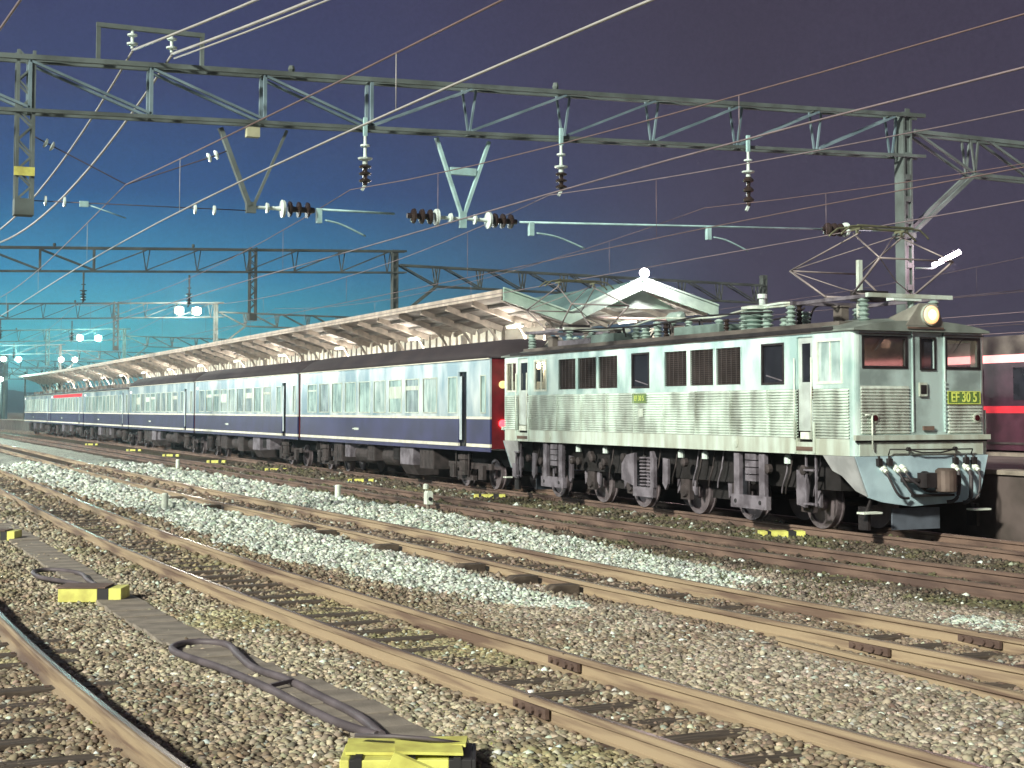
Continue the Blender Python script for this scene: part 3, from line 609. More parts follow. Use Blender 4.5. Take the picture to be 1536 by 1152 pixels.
    MB().tube([(BX+.05, f(-.1), 2.1), (BX+.05, f(-.1), 1.5), (BX+.03, f(-.1), 1.25)], .02).build('handrail', whitep, loco)
    m_ = MB(); m_.tube([(15.75, f(.05), 1.35), (15.75, f(.09), 1.45), (16.6, f(.09), 1.44), (17.5, f(.09), 1.44), (17.5, f(.05), 1.35)], .013)
    m_.tube([(16.15, f(.1), 1.44), (16.4, f(.1), 1.39), (16.8, f(.1), 1.385), (17.1, f(.1), 1.44)], .014)
    for x in (16.13, 17.12): m_.lathe((x, f(.06), 1.45), (0, d, 0), [(0, .035), (.06, .035)], 8)
    m_.build('uncoupling_rod', bogm, loco)
    # skirt with tapered plough shape
    P = [(15.10, 1.335), (17.90, 1.335), (17.66, .62), (17.35, .55), (16.2, .50), (15.62, .58), (15.34, .66)]
    m_ = MB(); fr = [(x, f(.0) + (-d)*0, z_) for x, z_ in P]
    fy = {1.335: 0.0}
    n = len(P); A = [(x, f(.02 if z_ > 1 else .06), z_) for x, z_ in P]; B = [(x, f(-.03 if z_ > 1 else .01), z_) for x, z_ in P]
    m_.add(A+B, [tuple(range(n)) if d > 0 else tuple(reversed(range(n))), tuple(range(n, 2*n))]+[(i, i+n, (i+1) % n+n, (i+1) % n) for i in range(n)])
    m_.build('front_skirt', skirtm, loco)
    for xa, xl, sg in ((15.10, 15.34, 1), (17.90, 17.66, -1)):
        S_ = [(0, 1.335), (0, .66), (-.25, .76), (-.50, 1.0), (-.72, 1.08), (-.86, 1.335)]
        m_ = MB(); n = len(S_)
        def xx(k, z_): return xa+(xl-xa)*max(0, min(1, (1.335-z_)/.675))*(1 if k == 0 else 1)
        A = [(xx(0, z_), f(k+(.05 if z_ < 1 and k == 0 else .0)), z_) for k, z_ in S_]; B = [(xx(0, z_)+sg*.04, f(k), z_) for k, z_ in S_]
        m_.add(A+B, [tuple(range(n)), tuple(reversed(range(n, 2*n)))]+[(i, i+n, (i+1) % n+n, (i+1) % n) for i in range(n)])
        m_.build('side_skirt', mat('skirt_grey', (.44, .46, .47), .5, .1, var=.2), loco)
    MB().box(15.95, 16.95, *yb(-.15, -.12), .10, .46).build('snow_plough', mat('plough', (.10, .12, .15), .6), loco)
    m_ = MB()
    for x in (15.35, 17.65):
        m_.box(x-.19, x+.19, *yb(-.04, .14), .40, .43)
    m_.build('foot_step', whitep, loco)
    for x in (15.35, 17.65): m_ = MB().bar((x, f(-.04), .40), (x*.8+16.5*.2, f(-.1), .8), .04).build('step_bracket', bogm, loco)
    # coupler: a drum shaped head with a short shank and a lever
    p = MB().lathe((16.50, f(-.05), .93), (0, d, 0), [(0, .16), (.12, .15), (.12, .10), (.34, .10)], 14).build('coupler', bogm, loco)
    cpl = mat('coupler_rust', (.13, .10, .085), .5, .3, var=.4)
    m_ = MB(); m_.lathe((16.63, f(.42), .74), (0, 0, 1), [(0, .13), (.02, .175), (.36, .175), (.40, .13)], 16); m_.build('knuckle', cpl, p)
    MB().box(16.25, 16.56, *yb(.16, .40), .82, 1.06).build('coupler_jaw', bogm, p); MB().box(16.75, 17.0, *yb(.12, .36), .84, 1.02).build('coupler_jaw', bogm, p)
    MB().box(16.2, 17.0, *yb(.02, .2), .66, .70).build('coupler_carrier', bogm, p)
    MB().tube([(15.95, f(.12), .95), (16.2, f(.2), .93), (16.3, f(.2), .93)], .045, 8).build('coupler_pin', bogm, p)
    def hosep(x, x2, zl, r_=.022):
        p = MB().lathe((x, f(.03), 1.16), (0, d, -.6), [(0, .05), (.10, .055), (.10, .035), (.16, .035)], 10).build('hose_cock', whitep, loco)
        MB().tube(spline([(x, f(.12), 1.10), (x+(x2-x)*.05, f(.2), .98), (x+(x2-x)*.3, f(.22), zl+.1), (x+(x2-x)*.6, f(.18), zl), (x2, f(.12), zl-.02)], 6), r_, 8).build('air_hose', hose, p)
    for a_ in ((15.62, 16.10, .66), (15.88, 16.35, .70), (16.02, 16.7, .76), (17.12, 16.9, .58, .03), (17.36, 17.25, .56, .035), (17.56, 17.38, .60)): hosep(*a_)
    for x in (15.55, 15.76, 17.15, 17.38, 17.55): MB().box(x-.04, x+.04, *yb(.02, .1), 1.18, 1.30).tube([(x, f(.05), 1.34), (x, f(.06), 1.24)], .02).build('pipe_valve', bogm, loco)
    for k, x in enumerate((15.42, 17.72)):
        MB().box(x-.03, x+.03, *yb(-.3, -.05), .12, .5).build('rail_guard', bogm, loco)
cab_end(Y0, -1); cab_end(Y1, 1)
# roof
def arch(x0, x1, ze, rise, n=12, shoulder=.5):
    return [(x0+(x1-x0)*k/n, ze+rise*(1-abs(2*k/n-1)**2.4)) for k in range(n+1)]
m_ = MB(); prof = arch(FX-.03, BX+.03, ZT+.004, .24); secs = [(Y0-.06, .0, -.01), (Y0+.12, .55, 0), (Y0+.5, .9, 0), (Y0+1.1, 1, 0), (Y1-1.1, 1, 0), (Y1-.5, .9, 0), (Y1-.12, .55, 0), (Y1+.06, .0, -.01)]
secs[0] = (Y0-.06, .62, 0); secs[-1] = (Y1+.06, .62, 0)
n = len(prof); vs = []
for y, k, dz in secs: vs += [(x, y, ZT+.004+(z_-ZT-.004)*k+dz) for x, z_ in prof]+[(BX+.03, y, ZT-.03), (FX-.03, y, ZT-.03)]
n2 = n+2; fs = [(i*n2+k, i*n2+(k+1) % n2, (i+1)*n2+(k+1) % n2, (i+1)*n2+k) for i in range(len(secs)-1) for k in range(n2)]+[tuple(reversed(range(n2))), tuple((len(secs)-1)*n2+k for k in range(n2))]
m_.add(vs, fs).build('roof', roofm, loco)
for (sa, sb, up_) in ((0, 3, 1), (4, 7, 1)):
    q_ = MB(); V_ = [(x, y, z_+.006) for x, y, z_ in vs[sa*n2:(sb+1)*n2]]; k_ = sb-sa
    V_ = [(x if 15.2 < x < 17.8 else (x-.006 if x < 16 else x+.006), y+(-.006 if i < n2 and sa == 0 else .006 if i >= k_*n2 and sa else 0), z_) for i, (x, y, z_) in enumerate(V_)]
    q_.add(V_, [(i*n2+k, i*n2+(k+1) % n2, (i+1)*n2+(k+1) % n2, (i+1)*n2+k) for i in range(k_) for k in range(n2)]+([tuple(reversed(range(n2)))] if sa == 0 else [tuple(k_*n2+k for k in range(n2))])).build('cab_roof', mat('cab_roof', (.26, .31, .28), .55, .1, col2=(.16, .19, .17), scale=2, detail=7) if 'cab_roof' not in MATS else MATS['cab_roof'], loco)
MB().box(FX-.05, FX-.031, Y0+.5, Y1-.5, ZT-.005, ZT+.06).build('gutter', bogm, loco)
m_ = MB(); m_.add(vs, fs);
# headlight housing
for yf, d in ((Y0, -1), (Y1, 1)):
    a = yf+d*.07; b = yf-d*.75
    m_ = MB(); F1 = [(16.10, a, 3.50), (16.96, a, 3.50), (16.80, a, 3.90), (16.42, a, 3.90)]; B1 = [(16.2, b, 3.60), (16.86, b, 3.60), (16.75, b, 3.70), (16.45, b, 3.70)]
    m_.add(F1+B1, [(0, 1, 2, 3) if d < 0 else (3, 2, 1, 0), (7, 6, 5, 4), (0, 4, 5, 1), (1, 5, 6, 2), (2, 6, 7, 3), (3, 7, 4, 0)])
    p = m_.build('headlight_housing', mat('lamp_housing', (.30, .30, .26), .5, .1), loco, bevel=.02)
    MB().box(16.16, 16.92, min(a, a+d*.02), max(a, a+d*.02), 3.46, 3.495).build('trim', rustd, p)
    h_ = MB().lathe((16.63, a, 3.70), (0, d, 0), [(0, .18), (.05, .18), (.05, .155)], 24).build('headlight_rim', sill_m, p)
    MB().lathe((16.63, a+d*.05, 3.70), (0, d, 0), [(0, .155), (.02, .15), (.03, .12)], 24).build('headlight', headl if d < 0 else glass, p)
    if d < 0: MB().lathe((16.63, a+d*.081, 3.70), (0, d, 0), [(0, .09), (.01, .06)], 20).build('headlight_bulb', headc, p)
MB().box(16.35, 16.95, Y0+.5, Y0+.7, 3.98, 4.04).build('horn_bracket', porc, loco); MB().lathe((16.8, Y0+.6, 3.6), (0, 0, 1), [(0, .06), (.38, .06)], 10).build('horn_stand', pgreen, loco)
# roof insulators and gear
def ins(x, y, z0_, h, r_, nm='insulator', m1=None, ribs=None):
    nr = ribs or max(3, int(h/.07)); pr = [(0, r_*.75)]
    for k in range(nr): t_ = h*(k+.5)/nr; pr += [(t_-h/nr*.4, r_*.62), (t_, r_), (t_+h/nr*.1, r_), (t_+h/nr*.4, r_*.62)]
    pr.append((h, r_*.6)); return MB().lathe((x, y, z0_), (0, 0, 1), pr, 14).build(nm, m1 or pgreen, loco)
RZ = 3.60; r3 = random.Random(5)
for x in (15.75, 17.25):
    for yc in (21.2, 32.3):
        for dy in (-1.05, 1.05): ins(x, yc+dy, RZ, .40, .10)
for x, y, h, r_ in [(15.7, 23.35, .42, .24), (15.75, 23.0, .40, .12), (15.8, 23.85, .42, .11), (16.9, 24.1, .34, .1), (16.3, 22.6, .36, .13), (15.9, 24.9, .34, .1), (17.0, 25.4, .32, .09), (15.8, 25.9, .36, .09), (15.7, 27.0, .40, .10), (15.7, 27.5, .30, .12),
                    (16.6, 27.9, .46, .10), (15.8, 28.1, .34, .10), (16.2, 28.8, .38, .08), (15.9, 29.7, .30, .09), (16.0, 30.6, .36, .08), (15.75, 30.2, .26, .1), (15.8, 31.0, .26, .09), (17, 30.6, .3, .09), (15.6, 33.0, .28, .1)]: ins(x, y, RZ-.03, h, r_)
MB().lathe((15.7, 23.35, RZ+.40), (0, 0, 1), [(0, .26), (.05, .26), (.08, .1)], 16).build('arrester_cap', sill_m, loco)
MB().tube(spline([(15.75, 21.2, 4.05), (15.8, 22.4, 4.02), (15.75, 23.0, 4.02), (15.8, 23.9, 4.02), (15.9, 24.9, 3.96), (15.8, 25.9, 3.98), (15.7, 27.0, 4.04), (15.8, 28.1, 3.96), (16.2, 28.8, 4.0), (16.1, 29.6, 3.95), (16, 30.6, 3.98), (15.8, 31.3, 4.02)], 4), .022, 6).build('bus_bar', sill_m, loco)
MB().tube(spline([(16.3, 22.6, 4.0), (17, 24.1, 3.95), (17.0, 25.4, 3.92), (16.6, 27.9, 4.05), (17, 30.6, 3.9)], 4), .02, 6).build('bus_bar', bogm, loco)
MB().tube([(15.8, 23.85, 4.05), (16.0, 22.9, 4.10), (15.95, 22.5, 4.08)], .03, 6).build('link', sill_m, loco)
for (x0, x1, y0_, y1_, h, m2) in [(15.5, 16.3, 24.3, 26.0, .19, 'box_green'), (15.45, 16.4, 28.5, 29.6, .20, 'box_green2'), (15.45, 16.5, 29.62, 31.3, .14, 'boxgrey'), (16.6, 17.5, 25.9, 27.6, .22, 'boxg'), (15.9, 16.9, 26.2, 26.8, .26, 'boxh')]:
    MB().box(x0, x1, y0_, y1_, RZ-.06, RZ+h).build('roof_box', {'b': mat(m2, (.15, .22, .20), .6, 0, var=.3)}['b'] if 'green' in m2 else lilac if m2 == 'boxgrey' else roofm, loco, bevel=.02)
MB().lathe((16.35, 27.6, RZ+.50), (0, -1, 0), [(0, .09), (.1, .12), (.5, .12), (.55, .06)], 12).build('circuit_breaker', pgreen, loco)
for yy in (25.0, 26.2, 28.2): MB().tube([(15.6, yy, RZ+.1), (15.6, yy+.1, RZ+.3), (15.8, yy+.5, RZ+.32), (15.9, yy+.6, RZ+.1)], .018).build('pipe', bogm, loco)
for k in range(22):
    y = 21.5+k*.52+r3.uniform(-.15, .15); x = r3.uniform(15.55, 16.6); z_ = RZ+r3.uniform(.12, .4)
    if k % 3 == 0: MB().box(x-.08, x+.08, y-.12, y+.12, RZ-.02, z_).box(x-.11, x+.11, y-.14, y+.14, z_, z_+.03).build('bracket_box', roofm, loco)
    elif k % 3 == 1: MB().tube(spline([(x, y-.5, RZ+.02), (x, y-.45, z_), (x+.1, y+.3, z_+.03), (x+.1, y+.5, RZ+.02)], 5), .022, 6).build('conduit', bogm, loco)
    else: ins(x, y, RZ-.02, z_-RZ+.1, .065, 'insulator', porcd)
MB().tube(spline([(15.5, 22.5, RZ+.3), (15.5, 25, RZ+.36), (15.6, 27, RZ+.3), (15.5, 29.5, RZ+.34), (15.6, 31.5, RZ+.4)], 6), .018, 6).build('conduit', bogm, loco)
# whistles/vents row
MB().box(15.35, 17.65, 20.3, 33.0, RZ-.1, RZ+.01).build('roof_deck', roofm, loco)
# pantographs (diamond type)
def panto(yc, zt, knee_z, ho=0):
    p = MB().box(15.6, 17.4, yc-1.12, yc-1.04, 4.0, 4.07).build('pantograph', sill_m, loco)
    m_ = MB().box(15.6, 17.4, yc+1.04, yc+1.12, 4.0, 4.07)
    for x in (15.72, 17.28): m_.box(x-.03, x+.03, yc-1.04, yc+1.04, 4.0, 4.06)
    m_.build('base_frame', lilac, p)
    m_ = MB(); k = 1.28; hb = .38
    for x0_, x1_ in ((15.85, 15.72), (17.15, 17.28)):
        for d in (-1, 1):
            m_.tube([(x0_, yc+d*hb, 4.10), (x1_, yc+d*k, knee_z)], .021); m_.tube([(x1_, yc+d*k, knee_z), (16.5+(x1_-16.5)*.62, yc+ho-d*.10, zt-.10)], .015)
    for d in (-1, 1):
        m_.tube([(15.72, yc+d*k, knee_z), (17.28, yc+d*k, knee_z)], .017); m_.tube([(15.85, yc+d*hb, 4.10), (17.15, yc+d*hb, 4.10)], .03)
        m_.tube([(15.72, yc+d*k, knee_z), (16.5, yc+d*.75, 4.3+.0), (17.2, yc+d*hb, 4.1)], .010)
        m_.tube([(15.72, yc+d*k, knee_z), (16.9, yc+ho-d*.1, zt-.1)], .010)
    m_.build('arm', mat('panto_arm', (.27, .235, .23), .5, .2) if 'panto_arm' not in MATS else MATS['panto_arm'], p)
    m_ = MB(); yk = yc; yc = yc+ho
    for dy in (-.17, .17):
        m_.tube(spline([(15.55, yc+dy, zt-.16), (15.68, yc+dy, zt-.06), (15.9, yc+dy, zt), (17.1, yc+dy, zt), (17.32, yc+dy, zt-.06), (17.45, yc+dy, zt-.16)], 4), .018)
        m_.box(15.9, 17.1, yc+dy-.02, yc+dy+.02, zt+.01, zt+.03)
    for x in (16.02, 16.98): m_.bar((x, yc-.17, zt-.03), (x, yc+.17, zt-.03), .035); m_.bar((x, yc, zt-.12), (x, yc, zt-.03), .04)
    m_.build('collector_head', mat('panto_head', (.17, .18, .11), .5, .3), p); yc = yk
    m_ = MB()
    for x in (16.3, 16.7): m_.tube([(x, yc-.5, 4.08), (x, yc+.5, 4.10)], .04)
    m_.box(16.2, 16.8, yc-.15, yc+.15, 4.02, 4.2); m_.build('spring_box', bogm, p)
    return p
panto(20.95, 5.28, 4.64, -.3); panto(32.35, 5.28, 4.62)
MB().box(16.28, 16.36, 20.95, 21.03, 3.6, 4.75).build('panto_post', sill_m, loco)
# running gear
wh = [32.0, 29.72, 27.86, 25.62, 23.72, 21.5]
def wheelset(cx, y, r_, parent, xs=(.56, .7)):
    for s_ in (-1, 1):
        MB().lathe((cx+s_*.53, y, r_+.0), (s_, 0, 0), [(0, r_+.03), (.03, r_+.03), (.035, r_), (.14, r_), (.14, r_*.82), (.10, r_*.78), (.10, r_*.3), (.18, r_*.28)], 30).build('wheel', tyre, parent)
    MB().lathe((cx-.52, y, r_), (1, 0, 0), [(0, .08), (1.04, .08)], 10).build('axle', bogm, parent)
for y in wh: wheelset(16.5, y, .46, loco)
for y0_, y1_ in ((29.72, 32.0), (25.62, 27.86), (21.5, 23.72)):
    for x in (15.62, 17.30):
        p = MB().box(x, x+.08, y0_-.7, y1_+.7, .78, 1.0).build('bogie_frame', bogm, loco)
        if x > 16: continue
        for y in (y0_, y1_):
            m_ = MB().box(x-.10, x, y-.17, y+.17, .30, .74); m_.lathe((x-.1, y, .48), (-1, 0, 0), [(0, .14), (.05, .12)], 12); m_.build('axle_box', undbox, p)
            for s_ in (-1, 1): MB().prism([(y+s_*.22, 1.02), (y+s_*.40, 1.02), (y+s_*.34, .40), (y+s_*.24, .50)], 0, x-.07, x-.02).build('pedestal', lilac, p)
for yc in (30.9, 23.05-.35):
    p = MB().box(15.16, 15.24, yc-.62+.2, yc-.44+.2, .52, 1.3).build('bolster_hanger', lilac, loco)
    MB().box(15.16, 15.24, yc+.40, yc+.58, .52, 1.3).build('hanger_arm', lilac, p)
    MB().box(15.14, 15.24, yc-.62+.12, yc+.66, .30, .54).build('spring_plank', lilac, p)
    for dy in (-.3, .5): MB().lathe((15.14, yc+dy, .42), (-1, 0, 0), [(0, .04), (.01, .04)], 12).build('bolt_hole', blackp, p)
    q = MB()
    for k in range(4): q.box(15.17, 15.42, yc-.13, yc+.22, .80+k*.13, .91+k*.13)
    q.build('spring_pack', lilac, p)
for yc in (26.75,):
    p = MB().box(15.18, 15.26, yc-.42, yc+.42, .30, .50).build('spring_cradle', lilac, loco)
    MB().prism([(yc-.45, .50), (yc-.45, 1.1), (yc-.36, 1.25), (yc-.30, 1.25), (yc-.30, .5)], 0, 15.18, 15.26).build('cradle_arm', lilac, p)
    MB().prism([(yc+.40, .50), (yc+.95, .62), (yc+.95, .95), (yc+.75, 1.15), (yc+.40, 1.2)], 0, 15.20, 15.27).build('cradle_plate', lilac, p)
    for dy in (-.16, .12):
        c_ = MB()
        for k in range(9): c_.lathe((15.3, yc+dy, .52+k*.07), (0, 0, 1), [(0, .10), (.018, .12), (.04, .10)], 12)
        c_.build('coil_spring', lilac, p)
        MB().lathe((15.3, yc+dy, .50), (0, 0, 1), [(0, .05), (.65, .05)], 8).build('spring_core', blackp, p)
# end steps, pipes, sand boxes, brake gear under the body
for yc in (20.95, 33.0):
    m_ = MB()
    for dy in (-.14, .14): m_.box(15.2, 15.23, yc+dy-.015, yc+dy+.015, .45, 1.33)
    for k in range(2): m_.box(15.15, 15.27, yc-.14, yc+.14, .47+k*.58, .50+k*.58)
    m_.build('cab_steps', lilac, loco)
    MB().prism([(yc+.2, .95), (yc+.55, 1.05), (yc+.55, .45), (yc+.3, .4)], 0, 15.3, 15.36).build('brake_plate', lilac, loco)
r2 = random.Random(3)
for k in range(38):
    y = Y0+1.3+k*.33+r2.uniform(-.1, .1); x = r2.uniform(15.25, 15.45); z0_ = r2.uniform(.75, 1.0)
    if r2.random() < .25: MB().prism([(y-.1, z0_+.2), (y+.1, z0_+.22), (y+.12, z0_-.3), (y, z0_-.42), (y-.09, z0_-.3)], 0, x-.02, x+.03).build('hanger_plate', lilac, loco)
    elif r2.random() < .5: MB().lathe((x, y, z0_+.1), (-1, 0, 0), [(0, .09), (.08, .09), (.1, .05)], 10).build('valve', undbox, loco)
    else: MB().tube(spline([(x, y, 1.32), (x-.02, y+.05, 1.0), (x, y+.2, .75), (x+.05, y+.3, .6)], 4), .017).build('pipe', lilac if k % 3 == 0 else undbox, loco)
for k, y in enumerate((29.9, 25.4, 21.75, 28.6, 24.5)):
    MB().lathe((15.3, y, 1.15), (0, 0, 1), [(0, .07), (.12, .07), (.16, .04)], 8).build('sand_filler', porc, loco)
MB().box(15.5, 17.5, Y0+.9, Y1-.9, .72, ZB-.002).build('underframe', under, loco)
for y in (28.8, 24.7): MB().box(15.85, 16.2, y-.5, y+.4, .35, .8).build('traction_gear', under, loco)
# side plates
p = MB().box(FX-.024, FX-.012, 26.42, 27.0, 2.24, 2.44).build('number_plate', greenpl, loco)
cu = bpy.data.curves.new('txt', 'FONT'); cu.body = 'EF 30 5'; cu.size = .15; cu.align_x = 'CENTER'; cu.align_y = 'CENTER'; cu.extrude = .002
to = bpy.data.objects.new('txt', cu); link(to); bpy.context.view_layer.update(); tm = bpy.data.meshes.new_from_object(to); bpy.data.objects.remove(to); tm.materials.append(yel)
lo_ = link(bpy.data.objects.new('lettering', tm)); lo_.parent = p; lo_.rotation_euler = (R(90), 0, R(-90)); lo_.scale = (.9, 1, 1); lo_.location = Vector((FX-.026, 26.71, 2.34))-wpos(p)
MB().box(FX-.024, FX-.012, 26.55, 26.75, 1.96, 2.12).build('maker_plate', sill_m, loco)
for y in (23.1, 31.0): MB().lathe((FX-.005, y, 1.48), (-1, 0, 0), [(0, .08), (.012, .08), (.016, .05)], 14).build('jack_cap', sill_m, loco)
# ------------------------------------------------------------------ coaches
def make_coach(yf, low, label):
    Lc = 17.12; y0_, y1_ = yf, yf+Lc; c = thing('passenger_coach', label, 'coach', (16.5, yf, 0), 'blue night train coaches')
    HT = 3.44 if not low else 3.30
    wn = [(3.70+1.43*k, 4.74+1.43*k) for k in range(9)]
    wn = [(a+y0_, b+y0_) for a, b in wn]; sm = [(y0_+.28, y0_+.58), (y0_+2.22, y0_+2.82)]
    dr = (y0_+1.55, y0_+2.12)
    for xs, inn in (((15.1, 15.15), 15.15), ((17.85, 17.9), 17.85)):
        H = [(a, b, 2.04, 2.98) for a, b in wn+sm]+[(dr[0], dr[1], 1.12, 3.12)]
        # upper band / lower band
        b_ = MB().wall(0, *xs, y0_, y1_, 1.93, HT, H).build('upper_side', pale, c)
        xo = (xs[0]-(.006 if xs[0] < 16 else 0), xs[1]+(.006 if xs[0] > 16 else 0))
        for ya, yb_ in ((y0_, dr[0]), (dr[1], y1_)):
            MB().box(*xs, ya, yb_, 1.22, 1.86).build('lower_side', blue, c)
            MB().box(*xo, ya, yb_, 1.862, 1.928).build('upper_stripe', cream, c)
            MB().box(*xo, ya, yb_, 1.135, 1.218).build('lower_stripe', cream, c)
        MB().box(xs[0]+.01, xs[1]-.01, y0_, y1_, 1.02, 1.133).build('sill', blue, c)
    for a, b in wn+sm:
        pn = random.choice([paneA, paneA, paneB, paneC])
        p = MB().box(15.115, 15.12, a, b, 2.04, 2.98).build('window', pn, c); m_ = MB()
        m_.box(15.085, 15.125, a-.03, a, 2.01, 3.01); m_.box(15.085, 15.125, b, b+.03, 2.01, 3.01); m_.box(15.085, 15.125, a, b, 2.01, 2.04); m_.box(15.085, 15.125, a, b, 2.98, 3.01)
        if b-a > .8 and not low and random.random() < .5: m_.box(15.10, 15.125, a, b, 2.48+random.uniform(-.1, .3), 2.80)
        m_.build('frame', sill_m, p)
    MB().box(15.18, 15.21, dr[0]-.1, dr[1]+.1, 1.12, 3.12).build('door', glass if not low else blue, c)
    MB().box(15.13, 15.135, dr[0]+.40, dr[1]-.0, 1.3, 3.0).build('door_edge', pale, c)
    MB().lathe((15.1, y1_-.55, 3.10), (-1, 0, 0), [(0, .07), (.03, .07), (.05, .04)], 12).build('side_lamp', mat('side_lamp', (.8, .8, .75), .4, emit=(1, .9, .85), estr=.8) if 'side_lamp' not in MATS else MATS['side_lamp'], c)
    # number marks
    m_ = MB(); q = y0_+10.9
    for k in range(5): m_.box(15.094, 15.099, q-k*.09, q-k*.09+.06, 1.46, 1.53)
    m_.box(15.094, 15.099, q+.10, q+.25, 1.485, 1.515); m_.build('number_marks', whitep, c)
    # roof
    rise = .55 if not low else .22
    prof = [(15.07, HT), (15.16, HT+.18*rise/.55), (15.42, HT+.40*rise/.55), (15.85, HT+.51*rise/.55), (16.5, HT+rise), (17.15, HT+.51*rise/.55), (17.58, HT+.40*rise/.55), (17.84, HT+.18*rise/.55), (17.93, HT)]
    m_ = MB(); n = len(prof); ss = [(y0_-.02, .55), (y0_+.25, .85), (y0_+.7, 1), (y1_-.7, 1), (y1_-.25, .85), (y1_+.02, .55)] if not low else [(y0_-.02, .8), (y0_+.3, 1), (y1_-.3, 1), (y1_+.02, .8)]
    vs = []
    for y, k in ss: vs += [(x, y, HT+(z_-HT)*k) for x, z_ in prof]
    fs = [(i*n+k, i*n+k+1, (i+1)*n+k+1, (i+1)*n+k) for i in range(len(ss)-1) for k in range(n-1)]+[tuple(reversed(range(n))), tuple((len(ss)-1)*n+k for k in range(n))]
    fs += [(i*n, (i+1)*n, (i+1)*n+n-1, i*n+n-1) for i in range(len(ss)-1)]
    m_.add(vs, fs, True).build('roof', coachroof, c)
    MB().box(15.055, 15.095, y0_, y1_-.0, HT-.03, HT-.004).build('gutter', cream if not low else sill_m, c)
    if low:
        for k in range(4):
            y = y0_+2.2+k*3.9; MB().box(15.75, 17.25, y, y+2.1, HT+.1, HT+.42).build('air_conditioner', roofm, c, bevel=.03)
    # ends
    MB().box(15.12, 17.88, y0_+.01, y0_+.05, 1.1, HT-.01).build('end_panel', redend, c)
    MB().box(15.12, 17.88, y1_-.05, y1_-.01, 1.1, HT-.01).build('end_panel', blue, c)
    MB().box(16.05, 16.95, y0_-.22, y0_+.0, 1.15, 3.2).build('gangway', blackp, c); MB().box(16.05, 16.95, y1_+.001, y1_+.22, 1.15, 3.2).build('gangway', blackp, c)
    for x, zz in ((15.45, 1.9), (15.45, 2.9)):
        if yf < 35: MB().lathe((x, y0_, zz-.15), (0, -1, 0), [(0, .10), (.06, .10), (.08, .07)], 16).build('tail_lamp', redlamp if zz < 2 else MATS.get('end_sign') or mat('end_sign', (.6, .5, .2), .5, emit=(1, .75, .3), estr=.6), c)
    # bogies and underfloor
    for yb_ in (y0_+2.3, y1_-2.3):
        for dy in (-1.0, 1.0): wheelset(16.5, yb_+dy, .40, c)
        for x in (15.5, 17.42):
            p = MB().box(x, x+.08, yb_-1.5, yb_+1.5, .52, .68).build('bogie_frame', undbox, c)
            if x < 16:
                for dy in (-1.0, 1.0): MB().box(x-.1, x, yb_+dy-.15, yb_+dy+.15, .25, .62).build('axle_box', undbox, p)
                MB().lathe((x-.12, yb_, .35), (0, 0, 1), [(0, .2), (.1, .2), (.12, .16), (.4, .16), (.42, .2), (.55, .2)], 14).build('air_spring', undbox, p)
                MB().box(x-.12, x, yb_-.55, yb_+.55, .22, .34).build('spring_plank', undbox, p)
        for dy in (-.45, .45): MB().tube([(15.3, yb_+dy, 1.1), (15.32, yb_+dy+.05, .3)], .02).build('pipe', undbox, c)
    MB().box(15.9, 17.1, y0_+.2, y1_-.2, .62, 1.018).build('underframe', under, c)
    y = y0_+4.3
    rr = random.Random(int(yf))
    lay = [('box', 1.1, .42, undbox), ('slant', 1.3, .30, lilac), ('box', .5, .6, under), ('tank', 1.1, .4, undbox), ('box', .7, .5, undbox), ('tank', 1.3, .45, undbox), ('box', .5, .55, lilac), ('box', .9, .38, undbox)]
    if yf > 36: rr.shuffle(lay)
    for kd, ln, zl, mm in lay:
        if kd == 'box':
            p = MB().box(15.25, 16.2, y, y+ln, zl, 1.018).build('equipment_box', mm, c, bevel=.015); q = MB().box(15.243, 15.249, y+.02, y+ln-.02, zl+.03, 1.0)
            for k in range(4):
                for j in range(2): q.box(15.235, 15.25, y+ln*(k+.2)/4, y+ln*(k+.75)/4, zl+.08+j*.25, zl+.28+j*.25)
            q.build('cover', mm, p)
        elif kd == 'slant':
            MB().box(15.2, 16.0, y+.2, y+ln, .50, 1.018).build('equipment_box', mm, c); MB().prism([(15.2, .5), (16.0, .5), (16.0, .2), (15.4, .2)], 1, y+.2, y+ln).build('louvred_panel', undbox, c)
        else: MB().lathe((15.65, y, .68), (0, 1, 0), [(0, .2), (.06, .30), (ln-.06, .30), (ln, .2)], 18).build('air_tank', mm, c)
        y += ln+rr.uniform(.05, .35)
    return c
labs = ['first blue coach with cream stripes, coupled to the silver locomotive with a red end', 'second blue coach with high rounded dark roof, behind the first coach', 'third blue coach, last one with the high rounded dark roof']
for k in range(3): make_coach(34.5+17.5*k, False, labs[k])
l2 = ['lower roofed coach right behind the three high roofed coaches', 'low roofed coach with a red band above its windows', 'tail coach of the train, farthest from the locomotive']
lowc = make_coach(34.5+17.5*3, True, l2[0])
for k in (1, 2):
    c = copy_tree(lowc); y = 34.5+17.5*(3+k); c.location = (bend(16.5, y), y, 0); c.rotation_euler.z = math.atan((bend(0, y)-bend(0, y+17.1))/17.1)
    relabel(c, l2[k])
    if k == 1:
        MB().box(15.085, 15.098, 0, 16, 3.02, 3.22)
        o = MB().box(-1.42, -1.404, .6, 15.5, 3.04, 3.24).build('red_band', redlit, None); o.parent = c; o.location = (0, 0, 0)  # red reflection drawn as a glowing strip above the windows
